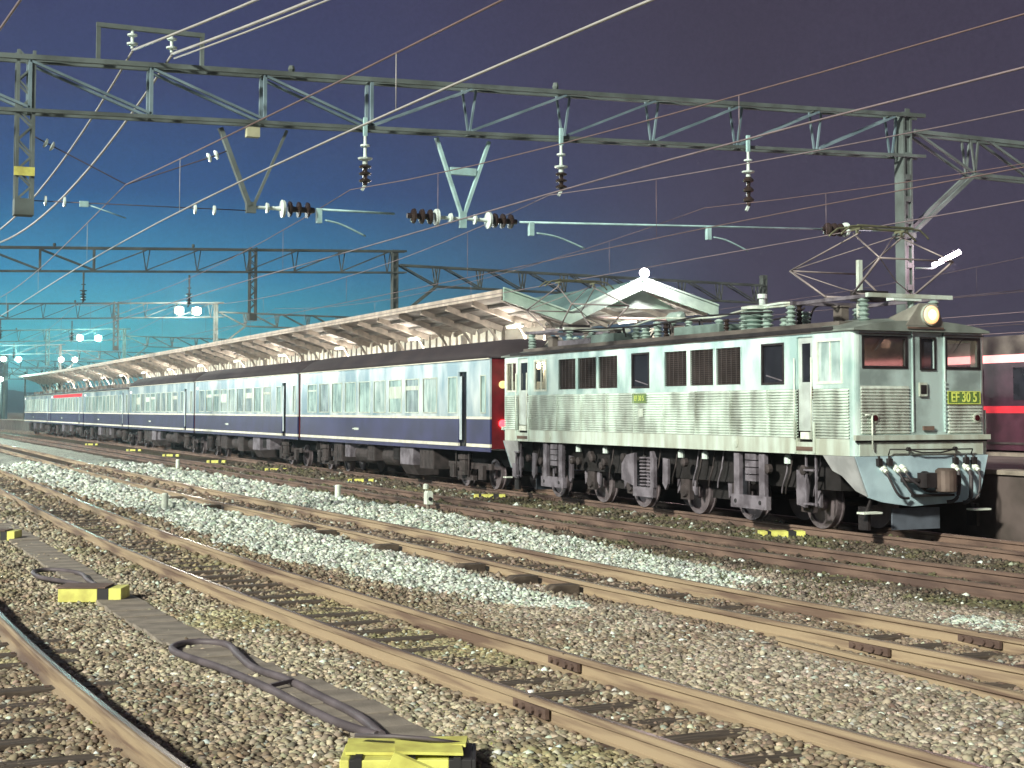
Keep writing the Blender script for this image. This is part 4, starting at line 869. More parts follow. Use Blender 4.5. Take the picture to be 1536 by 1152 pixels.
# ------------------------------------------------------------------ platform and canopy
PX0, PX1 = 18.35, 26.1
pf = thing('platform', 'island platform with stone edge behind the train', 'platform', (22.2, 20, 0))
def strip(name, x0, x1, z0_, z1_, m_, par, ya=-40, yb_=180):
    ys = frange(ya, 120, 40)+frange(120, yb_, 6)[1:]; mb = MB(); return sweep(mb, [(x0, z0_), (x1, z0_), (x1, z1_), (x0, z1_)], [(bend(0, y), y, 0) for y in ys]).build(name, m_, par)
strip('deck', PX0+.02, PX1-.02, -.3, .98, platm, pf); strip('edge_stone', PX0-.08, PX0+.45, .982, 1.06, conc, pf); strip('edge_stone', PX1-.45, PX1+.08, .982, 1.06, conc, pf); strip('face', PX0-.02, PX0+.018, -.3, .97, platf, pf)
cn = thing('platform_canopy', 'long platform canopy with pale green gable end and slanting beams', 'canopy', (22, 40.6, 1))
CP = [(18.2, 5.72), (20.46, 5.06), (23.02, 6.22), (25.85, 5.42)]
for k in range(3):
    (xa, za), (xb, zb) = CP[k], CP[k+1]
    ys = frange(40.62, 120, 20)+frange(120, 165, 5)[1:]
    sweep(MB(), [(xa, za-.03), (xb, zb-.03), (xb, zb), (xa, za)], [(bend(0, y), y, 0) for y in ys]).build('roof_sheet', canroof, cn)
    sweep(MB(), [(xa+.02, za-.075), (xb-.02, zb-.075), (xb-.02, zb-.033), (xa+.02, za-.033)], [(bend(0, y), y, 0) for y in ys]).build('ceiling', canund, cn)
    # end fascia
    m_ = MB(); d = 40.6
    m_.prism([(xa, za+.05), (xb, zb+.05), (xb, zb-.30), (xa, za-.30)], 1, d-.08, d); m_.prism([(xa, za+.11), (xb, zb+.11), (xb, zb+.055), (xa, za+.055)], 1, d-.12, d); m_.build('end_fascia', green_c, cn)
ys = frange(40.62, 120, 20)+frange(120, 165, 5)[1:]
for (x, z_) in ((18.2, 5.72), (25.85, 5.42)): sweep(MB(), [(x-.04, z_-.16), (x+.0, z_-.16), (x+.0, z_+.05), (x-.04, z_+.05)], [(bend(0, y), y, 0) for y in ys]).build('edge_board', beamm, cn)
# gable board seen behind the apex
MB().prism([(21.6, 5.35), (24.5, 5.35), (23.02, 6.02)], 1, 40.9, 40.95).build('gable_board', green_c, cn)
MB().tube([(20.6, 40.75, 4.98), (25.7, 40.75, 5.0)], .06).build('tie_beam', beamm, cn)
y = 41.0; first = None; k = 0
while y < 163:
    if first is None:
        e = Vector((bend(0, y), y, 0)); m_ = MB()
        m_.bar((18.35, y, 5.52), (20.4, y, 4.86), .12, .20); m_.bar((20.5, y, 4.86), (23.0, y, 5.98), .10, .16); m_.bar((23.04, y, 5.98), (25.7, y, 5.22), .10, .16)
        m_.tube(spline([(19.4, y, 5.15), (20.0, y, 4.8), (20.45, y, 4.0)], 6), .05); first = m_.build('rafter', beamm, cn); o = first; yf0 = y
    else: o = first.copy(); link(o); o.parent = cn; o.location = (bend(0, y), y-yf0, 0)
    k += 1; y += 2.3
# longitudinal purlins and small joists
for x, z_ in ((18.9, 5.40), (19.6, 5.20), (21.6, 5.48), (22.4, 5.82), (24, 5.82), (25, 5.52)):
    sweep(MB(), [(x-.04, z_-.05), (x+.04, z_-.05), (x+.04, z_+.03), (x-.04, z_+.03)], [(bend(0, y), y, 0) for y in ys]).build('purlin', canund, cn)
y = 42.2; k = 0; fp = None
while y < 163:
    for x in (20.46, 24.3):
        if fp is None: fp = MB().box(x-.09, x+.09, y-.09, y+.09, 1.0, 4.8).build('column', beamm, cn); o = fp; fy0 = (x, y)
        else: o = fp.copy(); link(o); o.parent = cn; o.location = (x-fy0[0]+bend(0, y), y-fy0[1], 0)
    y += 6.9
# lit waiting-room wall and posts along the platform centre
wr = thing('waiting_room', 'long lit waiting room with many panes under the platform canopy', 'building', (22.4, 46, 1))
MB().box(21.6, 23.2, 48, 118, 1.0, 5.3).build('wall', mat('room_wall', (.45, .40, .33), .8, 0, col2=(.22, .18, .15), scale=.7), wr)
q = MB(); y = 48.3; sub = None
litp = mat('room_pane', (.6, .6, .5), .4, emit=(.9, .85, .66), estr=.45)
cnt = 0
while y < 117 and cnt < 96:
    if sub is None: sub = MB().box(21.57, 21.595, y, y+.45, 4.3, 5.12).build('pane', litp, wr); o = sub; yy0 = y
    else: o = sub.copy(); link(o); o.parent = wr; o.location = (0, y-yy0, 0)
    cnt += 1; y += .72
# canopy lamps: fluorescent fittings in two rows, the short one added
y = 43; k = 0; lf = None
places = ['at the gable end', 'second from the gable end', 'third from the gable end', 'fourth from the gable end', 'above the roof of the first coach', 'above the first gap between coaches', 'above the second coach', 'above the far half of the second coach', 'above the third coach', 'deep under the canopy', 'deeper under the canopy', 'at the far left end of the canopy']
while y < 150 and k < 12:
    x = bend(19.7, y); t = thing('tube_lamp', 'lit fluorescent tube under the canopy, '+places[k], 'lamp', (x, y, 4.75), 'fluorescent tubes under the canopy')
    MB().box(x-.06, x+.06, y-.6, y+.6, 4.80, 4.86).build('housing', whitep, t); MB().tube([(x, y-.58, 4.77), (x, y+.58, 4.77)], .022).build('tube', tube_m, t)
    l_ = bpy.data.lights.new('tube_light', 'AREA'); l_.shape = 'RECTANGLE'; l_.size = .3; l_.size_y = 1.2; l_.energy = 260; l_.color = (1, .92, .80); lo_ = link(bpy.data.objects.new('tube_light', l_)); lo_.location = (x, y, 4.6); lo_.rotation_euler = (0, 0, 0)
    l2_ = bpy.data.lights.new('tube_glow', 'POINT'); l2_.energy = 120; l2_.color = (1, .92, .80); l2_.shadow_soft_size = .3; lo_ = link(bpy.data.objects.new('tube_glow', l2_)); lo_.location = (x-.2, y, 4.35)
    y += 9.2; k += 1
for k, nm in enumerate(('just inside the gable', 'farther inside the gable', 'deepest inside the gable')):  # tubes added to brighten the underside of the gable
    x, y = 23.4, 42.2+5*k; t = thing('tube_lamp', 'lit fluorescent tube under the right hand roof slope, '+nm, 'lamp', (x, y, 4.95), 'fluorescent tubes under the canopy')
    MB().box(x-.06, x+.06, y-.6, y+.6, 5.0, 5.06).build('housing', whitep, t); MB().tube([(x, y-.58, 4.97), (x, y+.58, 4.97)], .022).build('tube', tube_m, t)
    l2_ = bpy.data.lights.new('tube_glow', 'POINT'); l2_.energy = 150; l2_.color = (.95, 1, .9); l2_.shadow_soft_size = .3; lo_ = link(bpy.data.objects.new('tube_glow', l2_)); lo_.location = (x-.2, y-.8, 4.7)
# ------------------------------------------------------------------ gantries
def ins_string(mb, md, p, d, n=4, r_=.09, st=.085):   # discs in mb (light) and md (dark)
    p = Vector(p); d = Vector(d).normalized()
    for k in range(n): (mb if k == 0 else md).lathe(p+d*(k*st), d, [(0, .03), (.01, r_), (.03, r_*.95), (.05, .035), (st, .03)], 14)
    return p+d*(n*st)
GY = [26.4+33.8*k for k in range(8)]
ORD = ['nearest', 'second', 'third', 'fourth', 'fifth', 'sixth', 'seventh', 'eighth']
def gantry(k):
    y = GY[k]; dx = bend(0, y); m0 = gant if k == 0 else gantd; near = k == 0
    zl = lambda x: (8.19+(x-2.8)*.031) if k < 1 else (8.45+(x-5.5)*.035)   # top chord
    t = thing('catenary_gantry', ORD[k]+' overhead line gantry, truss beam spanning the tracks', 'gantry', (dx+21.8, y, 0), 'overhead line gantries')
    X = lambda x: x+dx
    top = MB(); bot = MB(); web = MB(); x0_, x1_ = -12.0, 22.3; D = .93
    for yy in (-.15, .15):
        top.bar((X(x0_), y+yy, zl(x0_)), (X(x1_), y+yy, zl(x1_)), .08, .085); bot.bar((X(x0_), y+yy, zl(x0_)-D), (X(x1_), y+yy, zl(x1_)-D), .07, .065)
    xs = [21.45-2.07*i for i in range(17)]
    for i, x in enumerate(xs):
        for yy in (-.15, .15): web.bar((X(x), y+yy, zl(x)-.05), (X(x), y+yy, zl(x)-D+.04), .06, .06) if x < 9.5 else web.bar((X(x-.13*(yy/.15)), y+yy*.3, zl(x)-.05), (X(x), y+yy*.3, zl(x)-D+.04), .04, .04)
        if i+1 < len(xs):
            xa, xb = (x, xs[i+1]) if x > 9.5 else (xs[i+1], x)
            for yy in (-.15, .15): web.bar((X(xa), y+yy, zl(xa)-.06), (X(xb), y+yy, zl(xb)-D+.05), .06, .045)
        top.bar((X(x), y-.15, zl(x)), (X(x), y+.15, zl(x)), .04); bot.bar((X(x), y-.15, zl(x)-D), (X(x), y+.15, zl(x)-D), .04)
        if i+1 < len(xs): top.bar((X(x), y-.14, zl(x)), (X(xs[i+1]), y+.14, zl(xs[i+1])), .03)
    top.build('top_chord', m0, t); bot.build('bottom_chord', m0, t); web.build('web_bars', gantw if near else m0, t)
    def post(x, zt, zb=-.3, w_=.25):
        mb = MB(); mb.box(X(x)-w_/2, X(x)-w_/2+.05, y-.16, y+.16, zb, zt); mb.box(X(x)+w_/2-.05, X(x)+w_/2, y-.16, y+.16, zb, zt); mb.box(X(x)-w_/2+.05, X(x)+w_/2-.05, y-.12, y-.08, zb, zt)
        zz = zb+.3
        while zz < zt: mb.box(X(x)-w_/2+.06, X(x)+w_/2-.06, y-.165, y-.15, zz, zz+.12); zz += .5
        mb.box(X(x)-w_/2-.05, X(x)+w_/2+.05, y-.2, y+.2, 5.98, 6.1); return mb.build('post', m0, t)
    post(21.8, zl(21.8)+.06, 1.0 if y < 160 else -.3); post(-11.6, zl(-11.6)+.05); post(41, 8.7)
    # right-hand extension beam, lower, with knee brace
    zr = lambda x: 8.42-(x-22)*.012
    ex = MB(); xr = [23.75+2.1*i for i in range(9)]
    for yy in (-.15, .15):
        ex.bar((X(22), y+yy, zr(22)), (X(41), y+yy, zr(41)), .08, .09); ex.bar((X(23.75), y+yy, zr(23)-.86), (X(41), y+yy, zr(41)-.86), .07, .08); ex.bar((X(23.75), y+yy, zr(23)-.86), (X(22), y+yy, 6.15), .08)
        for i, x in enumerate(xr):
            for sg in (-.12, .12): ex.bar((X(x+sg), y+yy, zr(x)), (X(x), y+yy, zr(x)-.82), .045)
            ex.bar((X(x-1.7), y+yy, zr(x)), (X(x-.03), y+yy, zr(x)-.82), .055)
    ex.build('side_truss', m0, t)
    # drop post with lattice
    def lattice(x, zt, zb, w_=.26):
        mb = MB()
        for a in (-w_/2, w_/2):
            for yy in (-.13, .13): mb.bar((X(x+a), y+yy, zt), (X(x+a)-.0, y+yy, zb), .055)
        zz = zt; fl = 1; st = .26
        while zz-st > zb+.2:
            for yy in (-.13, .13): mb.bar((X(x-fl*w_/2), y+yy, zz), (X(x+fl*w_/2), y+yy, zz-st), .05, .03)
            zz -= st; fl = -fl
        mb.box(X(x)-w_/2-.03, X(x)+w_/2+.03, y-.17, y+.17, zb-.02, zb+.26); return mb.build('lattice_hanger', m0, t)
    if near:
        o = lattice(2.76, zl(2.76)+.12, 5.47)
        MB().box(2.58, 2.92, y-.19, y-.165, 6.12, 6.27).build('number_board', ypaint, t)
    else:
        lattice(15.5, zl(15.5)+.1, 5.86); lattice(2.76, zl(2.76)+.12, 5.47)
    # small fittings on the top chord
    for x, h in ((13.0, .16), (7.5, .14)): MB().lathe((X(x), y, zl(x)+.05), (0, 0, 1), [(0, .04), (h*.5, .07), (h, .05)], 8).build('top_fitting', m0, t)
    return t, zl
gz = []
for k in range(8): gz.append(gantry(k))
# V-frames (drop brackets) hung from the beams
vt = thing('v_bracket', 'pale teal V-shaped hanging bracket with a cross plate under the nearest gantry', 'bracket', (10.97, 26.4, 5.7), 'hanging brackets')
m_ = MB()
for a in (-1, 1): m_.bar((10.97+a*.56, 26.4, 7.40), (10.97+a*.04, 26.4, 5.95), .085, .06)
m_.box(10.90, 11.04, 26.36, 26.44, 5.66, 5.98); m_.build('legs', vteal, vt); MB().box(10.70, 11.24, 26.35, 26.45, 6.70, 6.84).build('cross_plate', vteal, vt)
vt2 = thing('v_bracket', 'dark grey V-shaped hanging bracket with slim right leg under the nearest gantry', 'bracket', (6.75, 26.4, 5.7), 'hanging brackets')
MB().bar((6.17, 26.4, 7.25), (6.72, 26.4, 5.85), .12, .08).build('leg', gant, vt2); MB().bar((7.42, 26.4, 7.30), (6.80, 26.4, 5.85), .05).build('leg', gant, vt2); MB().box(6.66, 6.84, 26.35, 26.45, 5.72, 5.92).build('foot', gant, vt2)
# yellowish lamp box below the beam
tag(MB().box(6.62, 6.86, 26.2, 26.36, 7.10, 7.28).build('junction_box', mat('cream_box', (.40, .42, .28), .7), None, (6.7, 26.3, 7.2)), 'small cream junction box under the nearest gantry beam', 'box')
# insulator frame on top
ft = thing('wire_goalpost', 'goalpost frame with two pale insulators on top of the nearest gantry', 'frame', (4.9, 26.4, 8.3))
m_ = MB(); m_.bar((3.98, 26.4, 8.25), (3.98, 26.4, 8.92), .07); m_.bar((5.82, 26.4, 8.3), (5.82, 26.4, 8.90), .07); m_.bar((3.94, 26.4, 8.92), (5.86, 26.4, 8.92), .08); m_.build('frame', gant, ft)
for x in (4.57, 5.27):
    p = MB().lathe((x, 26.4, 8.88), (0, 0, -1), [(0, .03), (.06, .03), (.07, .09), (.10, .085), (.12, .03), (.22, .03), (.23, .10), (.26, .095), (.28, .03), (.33, .03)], 14).build('insulator', porc, ft)
def sagline(a, b, sag, n=14):
    a = Vector(a); b = Vector(b); return [a.lerp(b, i/n)-Vector((0, 0, 4*sag*(i/n)*(1-i/n))) for i in range(n+1)]
for i, x in enumerate((4.57, 5.27)):
    t = thing('feeder_wire', ('left' if i == 0 else 'right')+' thick pale feeder wire held by the goalpost frame insulators', 'wire', (x, 26.4, 8.52), 'thick feeder wires')
    r_ = .023 if i == 0 else .026
    pth = sagline((x+4.2*1.08, 8.4, 8.75), (x, 26.4, 8.52), .20)
    MB().tube(pth, r_).build('span', feeder, t)
    if i == 1: MB().tube([p+Vector((.05, 0, -.07)) for p in pth], .016).build('span', feeder, t)
    MB().tube(sagline((x, 26.4, 8.50), (x-1.6-.2*i, 60.2, 8.9), 1.65, 24), r_).build('span', feeder, t)
# side wires at the far upper left
t = thing('feeder_wire', 'thin pink wires crossing the top left corner', 'wire', (1, 20, 6), 'thin line wires')
for (xa, za, xb, zb) in [(1.15, 6.2, .7, 6.0), (1.15, 7.2, .6, 7.6)]:
    MB().tube(sagline((xa+.5, -7, za), (xb, 26.4, zb), .5), .010).build('span', wirem, t)
# suspension strings under beam for tracks C, D, E
def susp(k, x, zt, zb, label, grp='suspension insulators'):
    y = GY[k]; x = x+bend(0, y); t = thing('suspension_insulator', label, 'insulator', (x, y-.25, zt), grp)
    MB().box(x-.035, x+.035, y-.28, y-.22, zt-.35, zt).build('strap', vteal if k == 0 else gantd, t)
    a = MB(); b = MB(); z0_ = zt-.35
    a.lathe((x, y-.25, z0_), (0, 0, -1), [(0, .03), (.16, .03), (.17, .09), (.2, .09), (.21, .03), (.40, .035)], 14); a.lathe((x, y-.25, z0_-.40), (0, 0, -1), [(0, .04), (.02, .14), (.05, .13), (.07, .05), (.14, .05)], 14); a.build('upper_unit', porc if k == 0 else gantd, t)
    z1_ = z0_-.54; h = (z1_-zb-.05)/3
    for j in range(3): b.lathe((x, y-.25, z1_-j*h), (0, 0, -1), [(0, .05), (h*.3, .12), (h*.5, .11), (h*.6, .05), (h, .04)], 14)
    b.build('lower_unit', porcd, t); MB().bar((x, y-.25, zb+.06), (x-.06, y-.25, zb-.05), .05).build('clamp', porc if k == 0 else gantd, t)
susp(0, 8.87, 7.62, 6.28, 'suspension insulator left of the teal V bracket, nearest gantry'); susp(0, 13.0, 7.75, 6.43, 'suspension insulator right of the teal V bracket, nearest gantry'); susp(0, 17.45, 7.95, 6.38, 'suspension insulator nearest the right post, nearest gantry')
for k in (1, 2, 3):
    for j, x in enumerate((4.5, 8.6, 12.8)):
        susp(k, x, 7.62, 6.35, '%s insulator under the %s gantry' % (['left', 'middle', 'right'][j], ORD[k]))
# span wire arms: horizontal tubes with insulators between drop brackets
def arm(xa, xb, za, zb, label, dirs):
    y = 26.4; t = thing('registration_arm', label, 'arm', (xa, y, za), 'registration arms')
    MB().tube([(xa, y, za), (xb, y, zb)], .022, 8).build('tube', vteal, t)
    for (x0_, z0_, sg) in dirs:
        a = MB(); b = MB(); a.lathe((x0_, y, z0_), (sg, 0, 0), [(0, .03), (.18, .03), (.19, .10), (.23, .09), (.24, .03), (.34, .04)], 14)
        a.lathe((x0_+sg*.46, y, z0_), (sg, 0, 0), [(-.12, .03), (0, .05), (.02, .17), (.07, .16), (.09, .05)], 16)
        for j in range(3): b.lathe((x0_+sg*(.60+j*.17), y, z0_), (sg, 0, 0), [(0, .05), (.02, .15), (.06, .14), (.09, .06), (.17, .05)], 14)
        a.build('insulator', porc, t); b.build('insulator', porcd, t)
    return t
a1 = arm(8.0, 9.55, 5.86, 5.86, 'short teal arm and insulators right of the dark V bracket', [(6.85, 5.83, 1)])
a3 = arm(10.0, 9.9, 5.84, 5.84, 'insulator group left of the teal V bracket foot', [(10.92, 5.84, -1)])
a2 = arm(12.2, 20.9, 5.84, 6.12, 'long teal arm running right from the teal V bracket to the post', [(11.02, 5.84, 1)])
MB().lathe((20.2, 26.4, 6.09), (-1, 0, 0), [(0, .05), (.02, .17), (.07, .16), (.09, .05)], 16).build('insulator', porc, a2)
q = MB()
for j in range(3): q.lathe((20.05-j*.17, 26.4, 6.08), (-1, 0, 0), [(0, .05), (.02, .15), (.06, .14), (.09, .06), (.17, .05)], 14)
q.build('insulator', porcd, a2); MB().tube([(20.9, 26.4, 6.12), (21.6, 26.4, 6.14)], .03).build('tube', gant, a2)
for par, x, z_, dx in ((a1, 8.05, 5.82, .72), (a2, 12.45, 5.80, 1.0), (a2, 16.6, 5.92, .8)):
    MB().box(x-.05, x+.05, 26.35, 26.45, z_-.22, z_+.05).build('clamp', vteal, par)
    MB().tube(spline([(x+.12, 26.4, z_-.16), (x+dx*.6, 26.4, z_-.22), (x+dx+.2, 26.4, z_-.42)], 5), .018).build('steady_arm', vteal, par)
# track B span wire with insulators between lattice hanger and dark V bracket
t = thing('span_wire', 'dark V-shaped span wire left of the dark V bracket with small pale insulators', 'wire', (4.56, 26.4, 6.1))
MB().tube([(2.9, 26.4, 6.85), (3.15, 26.4, 6.73), (4.5, 26.4, 6.10), (6.05, 26.4, 6.72), (6.35, 26.4, 6.86)], .012).build('wire', wired, t)
for x, z_, sg in ((3.09, 6.75, 1), (3.2, 6.70, 1), (5.95, 6.68, 1), (6.08, 6.74, 1)): MB().lathe((x, 26.4, z_), (1, 0, -.45 if x < 4 else .4), [(0, .03), (.01, .09), (.04, .08), (.06, .03)], 12).build('insulator', porc, t)
t = thing('span_wire', 'straight dark span wire with pale insulators from lattice hanger to dark V bracket', 'wire', (4.56, 26.4, 5.75))
MB().tube([(2.9, 26.4, 5.72), (6.7, 26.4, 5.76)], .010).build('wire', wired, t)
for x in (3.1, 3.42, 5.7, 6.05): MB().lathe((x, 26.4, 5.73), (1, 0, 0), [(0, .03), (.01, .09), (.04, .09), (.05, .03)], 12).build('insulator', porc, t)
MB().box(3.7, 3.85, 26.37, 26.43, 5.66, 5.76).build('clamp', vteal, t); MB().tube([(3.85, 26.4, 5.70), (4.5, 26.4, 5.50)], .012).build('steady_arm', vteal, t)
# overhead lines
def catenary(tab, label, zs, zc, m1, m2, rm=.009, rc=.011, sag=.65, off=None):
    x_ = lambda y: smooth_c(tab, y) if off is None else bend(off, y)
    ys = [26.4+33.8*k for k in range(-1, 6)]; t = thing('overhead_line', label, 'overhead line', (x_(26.4), 26.4, zs), 'overhead lines above the tracks')
    me_ = MB(); co = MB(); dr = []
    pts = []; cp = []
    for a, b in zip(ys[:-1], ys[1:]):
        for i in range(12):
            f = i/12; y = a+(b-a)*f; z_ = zs-4*sag*f*(1-f); pts.append((x_(y), y, z_)); cp.append((x_(y)+(.0), y, zc))
    me_.tube(pts, rm, 5, False); co.tube(cp, rc, 5, False); me_.build('messenger_wire', m1, t); co.build('contact_wire', m2, t)
    for a, b in zip(ys[:-1], ys[1:]):
        for i in range(4):
            f = (i+.5)/4; y = a+(b-a)*f
            if 5 < y < 100: MB().tube([(x_(y), y, zs-4*sag*f*(1-f)), (x_(y), y, zc)], .005, 4).build('dropper', m2, t)
catenary(CA, 'overhead line above the nearest track, upper left', 6.1, 5.1, wirem, wirem)
catenary(CB, 'overhead line above the second track, brightest pair crossing the picture', 6.1, 5.1, wirec, feeder, .011, .013, .45, None)
catenary(CC, 'overhead line above the third track, over the white ballast', 6.27, 5.1, wirec, wirem, .009, .012, .7)
catenary(CD, 'overhead line above the fourth track, in front of the train', 6.42, 5.1, wirem, wirec, .010, .009, .65)
catenary(CE, 'overhead line touched by both pantographs of the locomotive', 6.37, 5.325, wirec, wirem, .008, .011, .6)
catenary(CF, 'overhead line behind the platform above the maroon train', 6.2, 5.2, wired, wired, .01, .01, .6)
# low line wires far right
t = thing('line_wires', 'bundle of faint wires behind the platform at the right edge', 'wires', (32, 40, 5), 'thin line wires')
for k, (x, z_) in enumerate(((30, 4.55), (30, 4.25), (31, 4.9), (31, 4.0), (32, 5.6), (33, 4.7))): MB().tube([(x, -5, z_+.1), (x, 26, z_), (x, 60, z_+.15), (x, 94, z_)], .012, 4).build('wire', wirem if k < 3 else wired, t)
# ------------------------------------------------------------------ lit lamps of the yard
def flood(loc, label, m_, e, col, wd=1.2, pole=None, shape='pair'):
    x, y, z_ = loc; t = thing('floodlight', label, 'floodlight', loc, 'yard floodlights')
    for s_ in ((-.5, .5) if shape == 'pair' else (0,)):
        MB().box(x+s_*wd-.3, x+s_*wd+.3, y, y+.3, z_-.2, z_+.24).build('housing', gantd, t)
        MB().lathe((x+s_*wd, y-.002, z_), (0, -1, 0), [(0, .26), (.06, .20)], 16).build('lamp_glass', m_, t)
    if pole is not None: MB().lathe((x, y+.45, -.2), (0, 0, 1), [(0, .16), (z_+.5, .09)], 10).build('pole', gantd, t); MB().box(x-wd*.5-.3, x+wd*.5+.3, y+.3, y+.42, z_-.05, z_+.05).build('crossarm', gantd, t)
    l_ = bpy.data.lights.new('flood_lamp', 'POINT'); l_.energy = e; l_.color = col; l_.shadow_soft_size = .3; lo_ = link(bpy.data.objects.new('flood_lamp', l_)); lo_.location = (x, y-1.4, z_-.2)
flood((19.8, 93.0, 8.38), 'pair of white floodlights blazing on the third gantry', lampw, 2600, (1, .95, .80), 1.1)
flood((18.6, 126, 8.1), 'pair of green white floodlights on the fourth gantry', lampg, 3500, (.5, 1, .9), 1.5)
flood((21.5, 160, 7.4), 'warm lamp pair just above the far end of the canopy', lampw, 1800, (1, .80, .7), 1.4)
flood((15.9, 161, 7.4), 'greenish floodlight pair at the left edge of the sky', lampg, 3500, (.5, 1, .9), 1.5)
flood((17.6, 190, 5.9), 'single greenish yard lamp low at the left edge', lampg, 1500, (.7, 1, .85), 1, 1, 'one')
flood((22.0, 172, 5.8), 'tiny green lamp at the tip of the far canopy', lampg, 1500, (.7, 1, .85), 1, 1, 'one')
for loc, lb, e in (((-1.5, 112, 7.0), 'floodlight mast left of the track, shining along the coaches', 7000), ((-6, 62, 8.0), 'nearer floodlight mast left of the track, shining on the locomotive side', 5000)):
    flood(loc, lb, lampw, e, (.92, 1, .97), 1.1, 1)  # masts added out of view, placed from the reflections on the train side
# lamp on canopy ridge
t = thing('ridge_lamp', 'bright pinkish lamp on the apex of the canopy gable', 'lamp', (23.02, 40.5, 6.3))
MB().lathe((23.02, 40.4, 6.30), (0, 0, 1), [(0, .04), (.03, .10), (.08, .14), (.14, .155), (.20, .14), (.25, .10), (.28, .04)], 18).build('globe', lampp, t); MB().box(22.98, 23.06, 40.42, 40.56, 6.2, 6.3).build('bracket', gant, t)
l_ = bpy.data.lights.new('ridge_light', 'POINT'); l_.energy = 500; l_.color = (1, .75, .80); l_.shadow_soft_size = .15; lo_ = link(bpy.data.objects.new('ridge_light', l_)); lo_.location = (23.0, 40.0, 6.5)
# tilted tube on post
t = thing('post_lamp', 'tilted glowing tube lamp beside the right post of the nearest gantry', 'lamp', (22.5, 26.2, 5.5))
MB().tube([(22.35, 26.1, 5.36), (22.95, 25.9, 5.68)], .055, 10).build('tube', lampp, t)
MB().tube([(21.98, 26.25, 5.30), (22.4, 26.2, 5.30), (22.6, 26.1, 5.44)], .025).build('bracket', gant, t)
l_ = bpy.data.lights.new('post_light', 'POINT'); l_.energy = 110; l_.color = (1, .6, .72); l_.shadow_soft_size = .15; lo_ = link(bpy.data.objects.new('post_light', l_)); lo_.location = (22.6, 25.7, 5.4)
# vent pipe standing on the platform behind the locomotive
t = thing('vent_pipe', 'pale capped pipe rising behind the locomotive roof', 'pipe', (18.9, 27.8, 1.0))
MB().lathe((18.9, 27.8, 1.0), (0, 0, 1), [(0, .075), (3.62, .075), (3.62, .11), (3.72, .11)], 12).build('pipe', porc, t)
# ------------------------------------------------------------------ maroon train behind the platform
mt = thing('maroon_train', 'dark maroon train with glowing red bands behind the platform, right edge', 'train', (27.7, 20, 0))
MB().box(26.35, 29.05, -6, 37.5, 1.1, 2.02).build('lower_side', maroon, mt); MB().box(26.35, 29.05, -6, 37.5, 2.20, 3.28).build('window_band', mat('maroon_dark', (.05, .02, .035), .25, var=.3), mt); MB().box(26.35, 29.05, -6, 37.5, 3.48, 3.95).build('roof_side', roofm, mt)
MB().box(26.36, 29.04, -6, 37.49, 2.022, 2.198).build('red_band', redlit, mt); MB().box(26.36, 29.04, -6, 37.49, 3.282, 3.478).build('light_band', pinklit, mt)  # light streaks of the passing train built as glowing bands
for y in frange(-4, 36, 2.4): MB().box(26.335, 26.348, y, y+1.3, 2.35, 3.15).build('window', glass, mt)
for y in frange(-5, 36, 6.5): MB().box(26.33, 26.348, y, y+.05, 1.1, 3.95).build('door_post', bogm, mt)
for y in (0, 14, 18, 32): wheelset(27.7, y, .43, mt)
MB().box(26.7, 28.7, -5, 36, .6, 1.09).build('underframe', under, mt)
MB().box(26.32, 26.348, -6, 37.4, 1.25, 1.30).build('lower_stripe', undbox, mt)
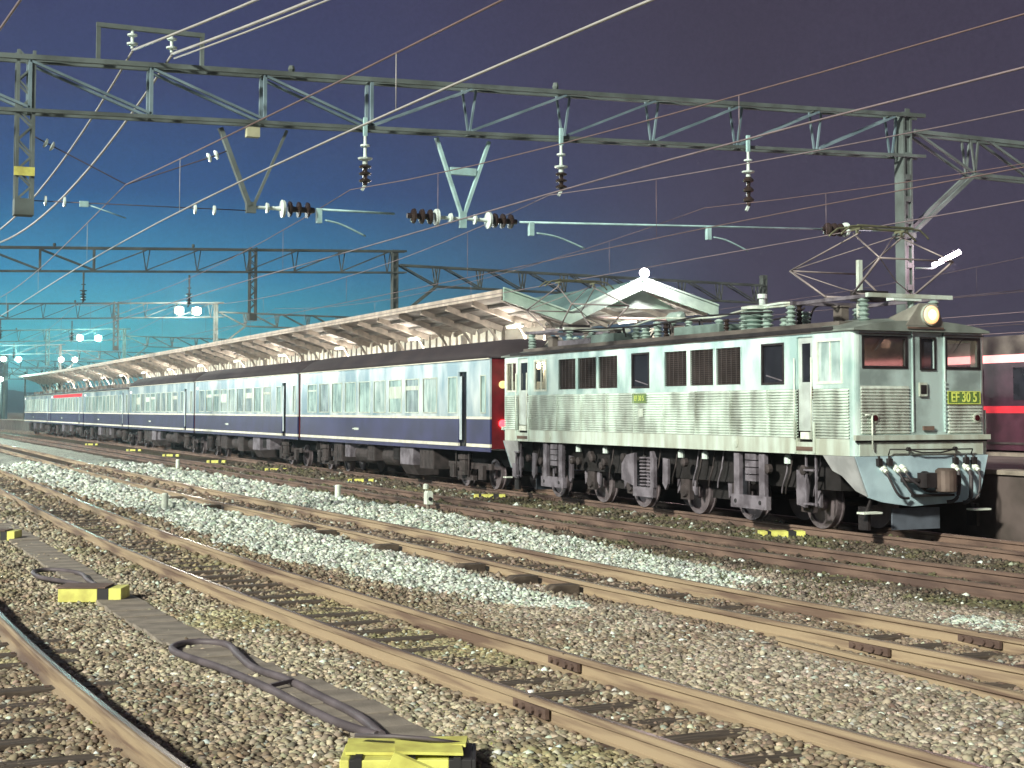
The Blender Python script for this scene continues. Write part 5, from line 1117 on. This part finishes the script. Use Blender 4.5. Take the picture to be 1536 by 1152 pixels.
# far building, trees and signals at the vanishing end
tag(MB().box(22, 32, 330, 345, -.2, 14).box(24, 27, 329, 329.9, 14, 19).build('distant_building', bldg, None, (27, 330, 0)), 'dark blue flat roofed building far down the line', 'building')
tag(MB().box(0, 12, 345, 360, -.2, 8).box(6, 9, 345, 348, 8, 11).build('distant_building', bldg, None, (5, 345, 0)), 'lower dark building at the far left of the line', 'building')
def tree(x, y, h, label):
    t = thing('distant_tree', label, 'tree', (x, y, -.2), 'dark trees far down the line')
    MB().tube([(x, y, -.2), (x+.1, y, h*.5), (x, y, h*.8)], [.35, .22, .08]).build('trunk', bogm, t)
    mb = MB(); vs = []; fs = []
    for k in range(900):
        a = random.random()*6.28; b = math.acos(random.uniform(-1, 1)); rr = (.55+.45*random.random()**.5)*(1+.3*math.sin(3*a+x)*math.sin(2*b)); c_ = Vector((x+h*.32*rr*math.sin(b)*math.cos(a), y+h*.32*rr*math.sin(b)*math.sin(a), h*.66+h*.36*rr*math.cos(b)))
        i = len(vs); s_ = random.uniform(.25, .5); vs += [c_+Vector([random.uniform(-s_, s_) for _ in range(3)]) for _ in range(3)]; fs.append((i, i+1, i+2))
    mb.add(vs, fs).build('crown', MATS.get('leaf') or mat('leaf', (.03, .045, .04), .9), t)
for x, y, h, lb in ((2, 250, 9, 'round dark tree at the far left edge'), (14, 300, 11, 'taller dark tree beside the distant building'), (36, 280, 10, 'dark tree hidden behind the canopy end')): tree(x, y, h, lb)
t = thing('signal_post', 'slender signal post with ladder at the far left', 'signal', (2.8, 150, 0))
MB().lathe((2.8, 150, -.2), (0, 0, 1), [(0, .14), (6.0, .09)], 8).build('post', beamm, t); MB().box(2.5, 3.1, 149.7, 149.9, 4.2, 5.9).build('head', blackp, t); MB().box(1.6, 4.0, 149.9, 150.1, 3.1, 3.25).build('crossarm', beamm, t)
# wooded ridge closing the horizon
vs = []; n = 240
hx = np.linspace(-900, 1500, n); hh = 10+16*noise2(hx, hx*0, 5, 5, .006)+5*noise2(hx, hx*0, 9, 4, .05)
mb = MB(); mb.add([(x, 1400, -1) for x in hx]+[(x, 1440, h) for x, h in zip(hx, hh)]+[(x, 1700, -1) for x in hx], [(i, i+1, n+i+1, n+i) for i in range(n-1)]+[(n+i, n+i+1, 2*n+i+1, 2*n+i) for i in range(n-1)])
tag(mb.build('hills', bldg), 'low dark ridge along the horizon', None, None, 'structure')

# ------------------------------------------------------------------ night air, thin haze that glows round the lamps
hz = MB().box(-1900, 1900, -320, 2700, -2.5, 40).build('haze', bpy.data.materials.new('haze'), None); tag(hz, 'thin night haze over the yard', None, None, 'stuff')
hm = hz.data.materials[0]; hm.use_nodes = True; n = hm.node_tree.nodes; n.remove(n['Principled BSDF']); pv = n.new('ShaderNodeVolumePrincipled'); pv.inputs['Density'].default_value = .0006; pv.inputs['Anisotropy'].default_value = .72; pv.inputs['Color'].default_value = (.75, .95, 1, 1)
hm.node_tree.links.new(pv.outputs[0], n['Material Output'].inputs['Volume'])
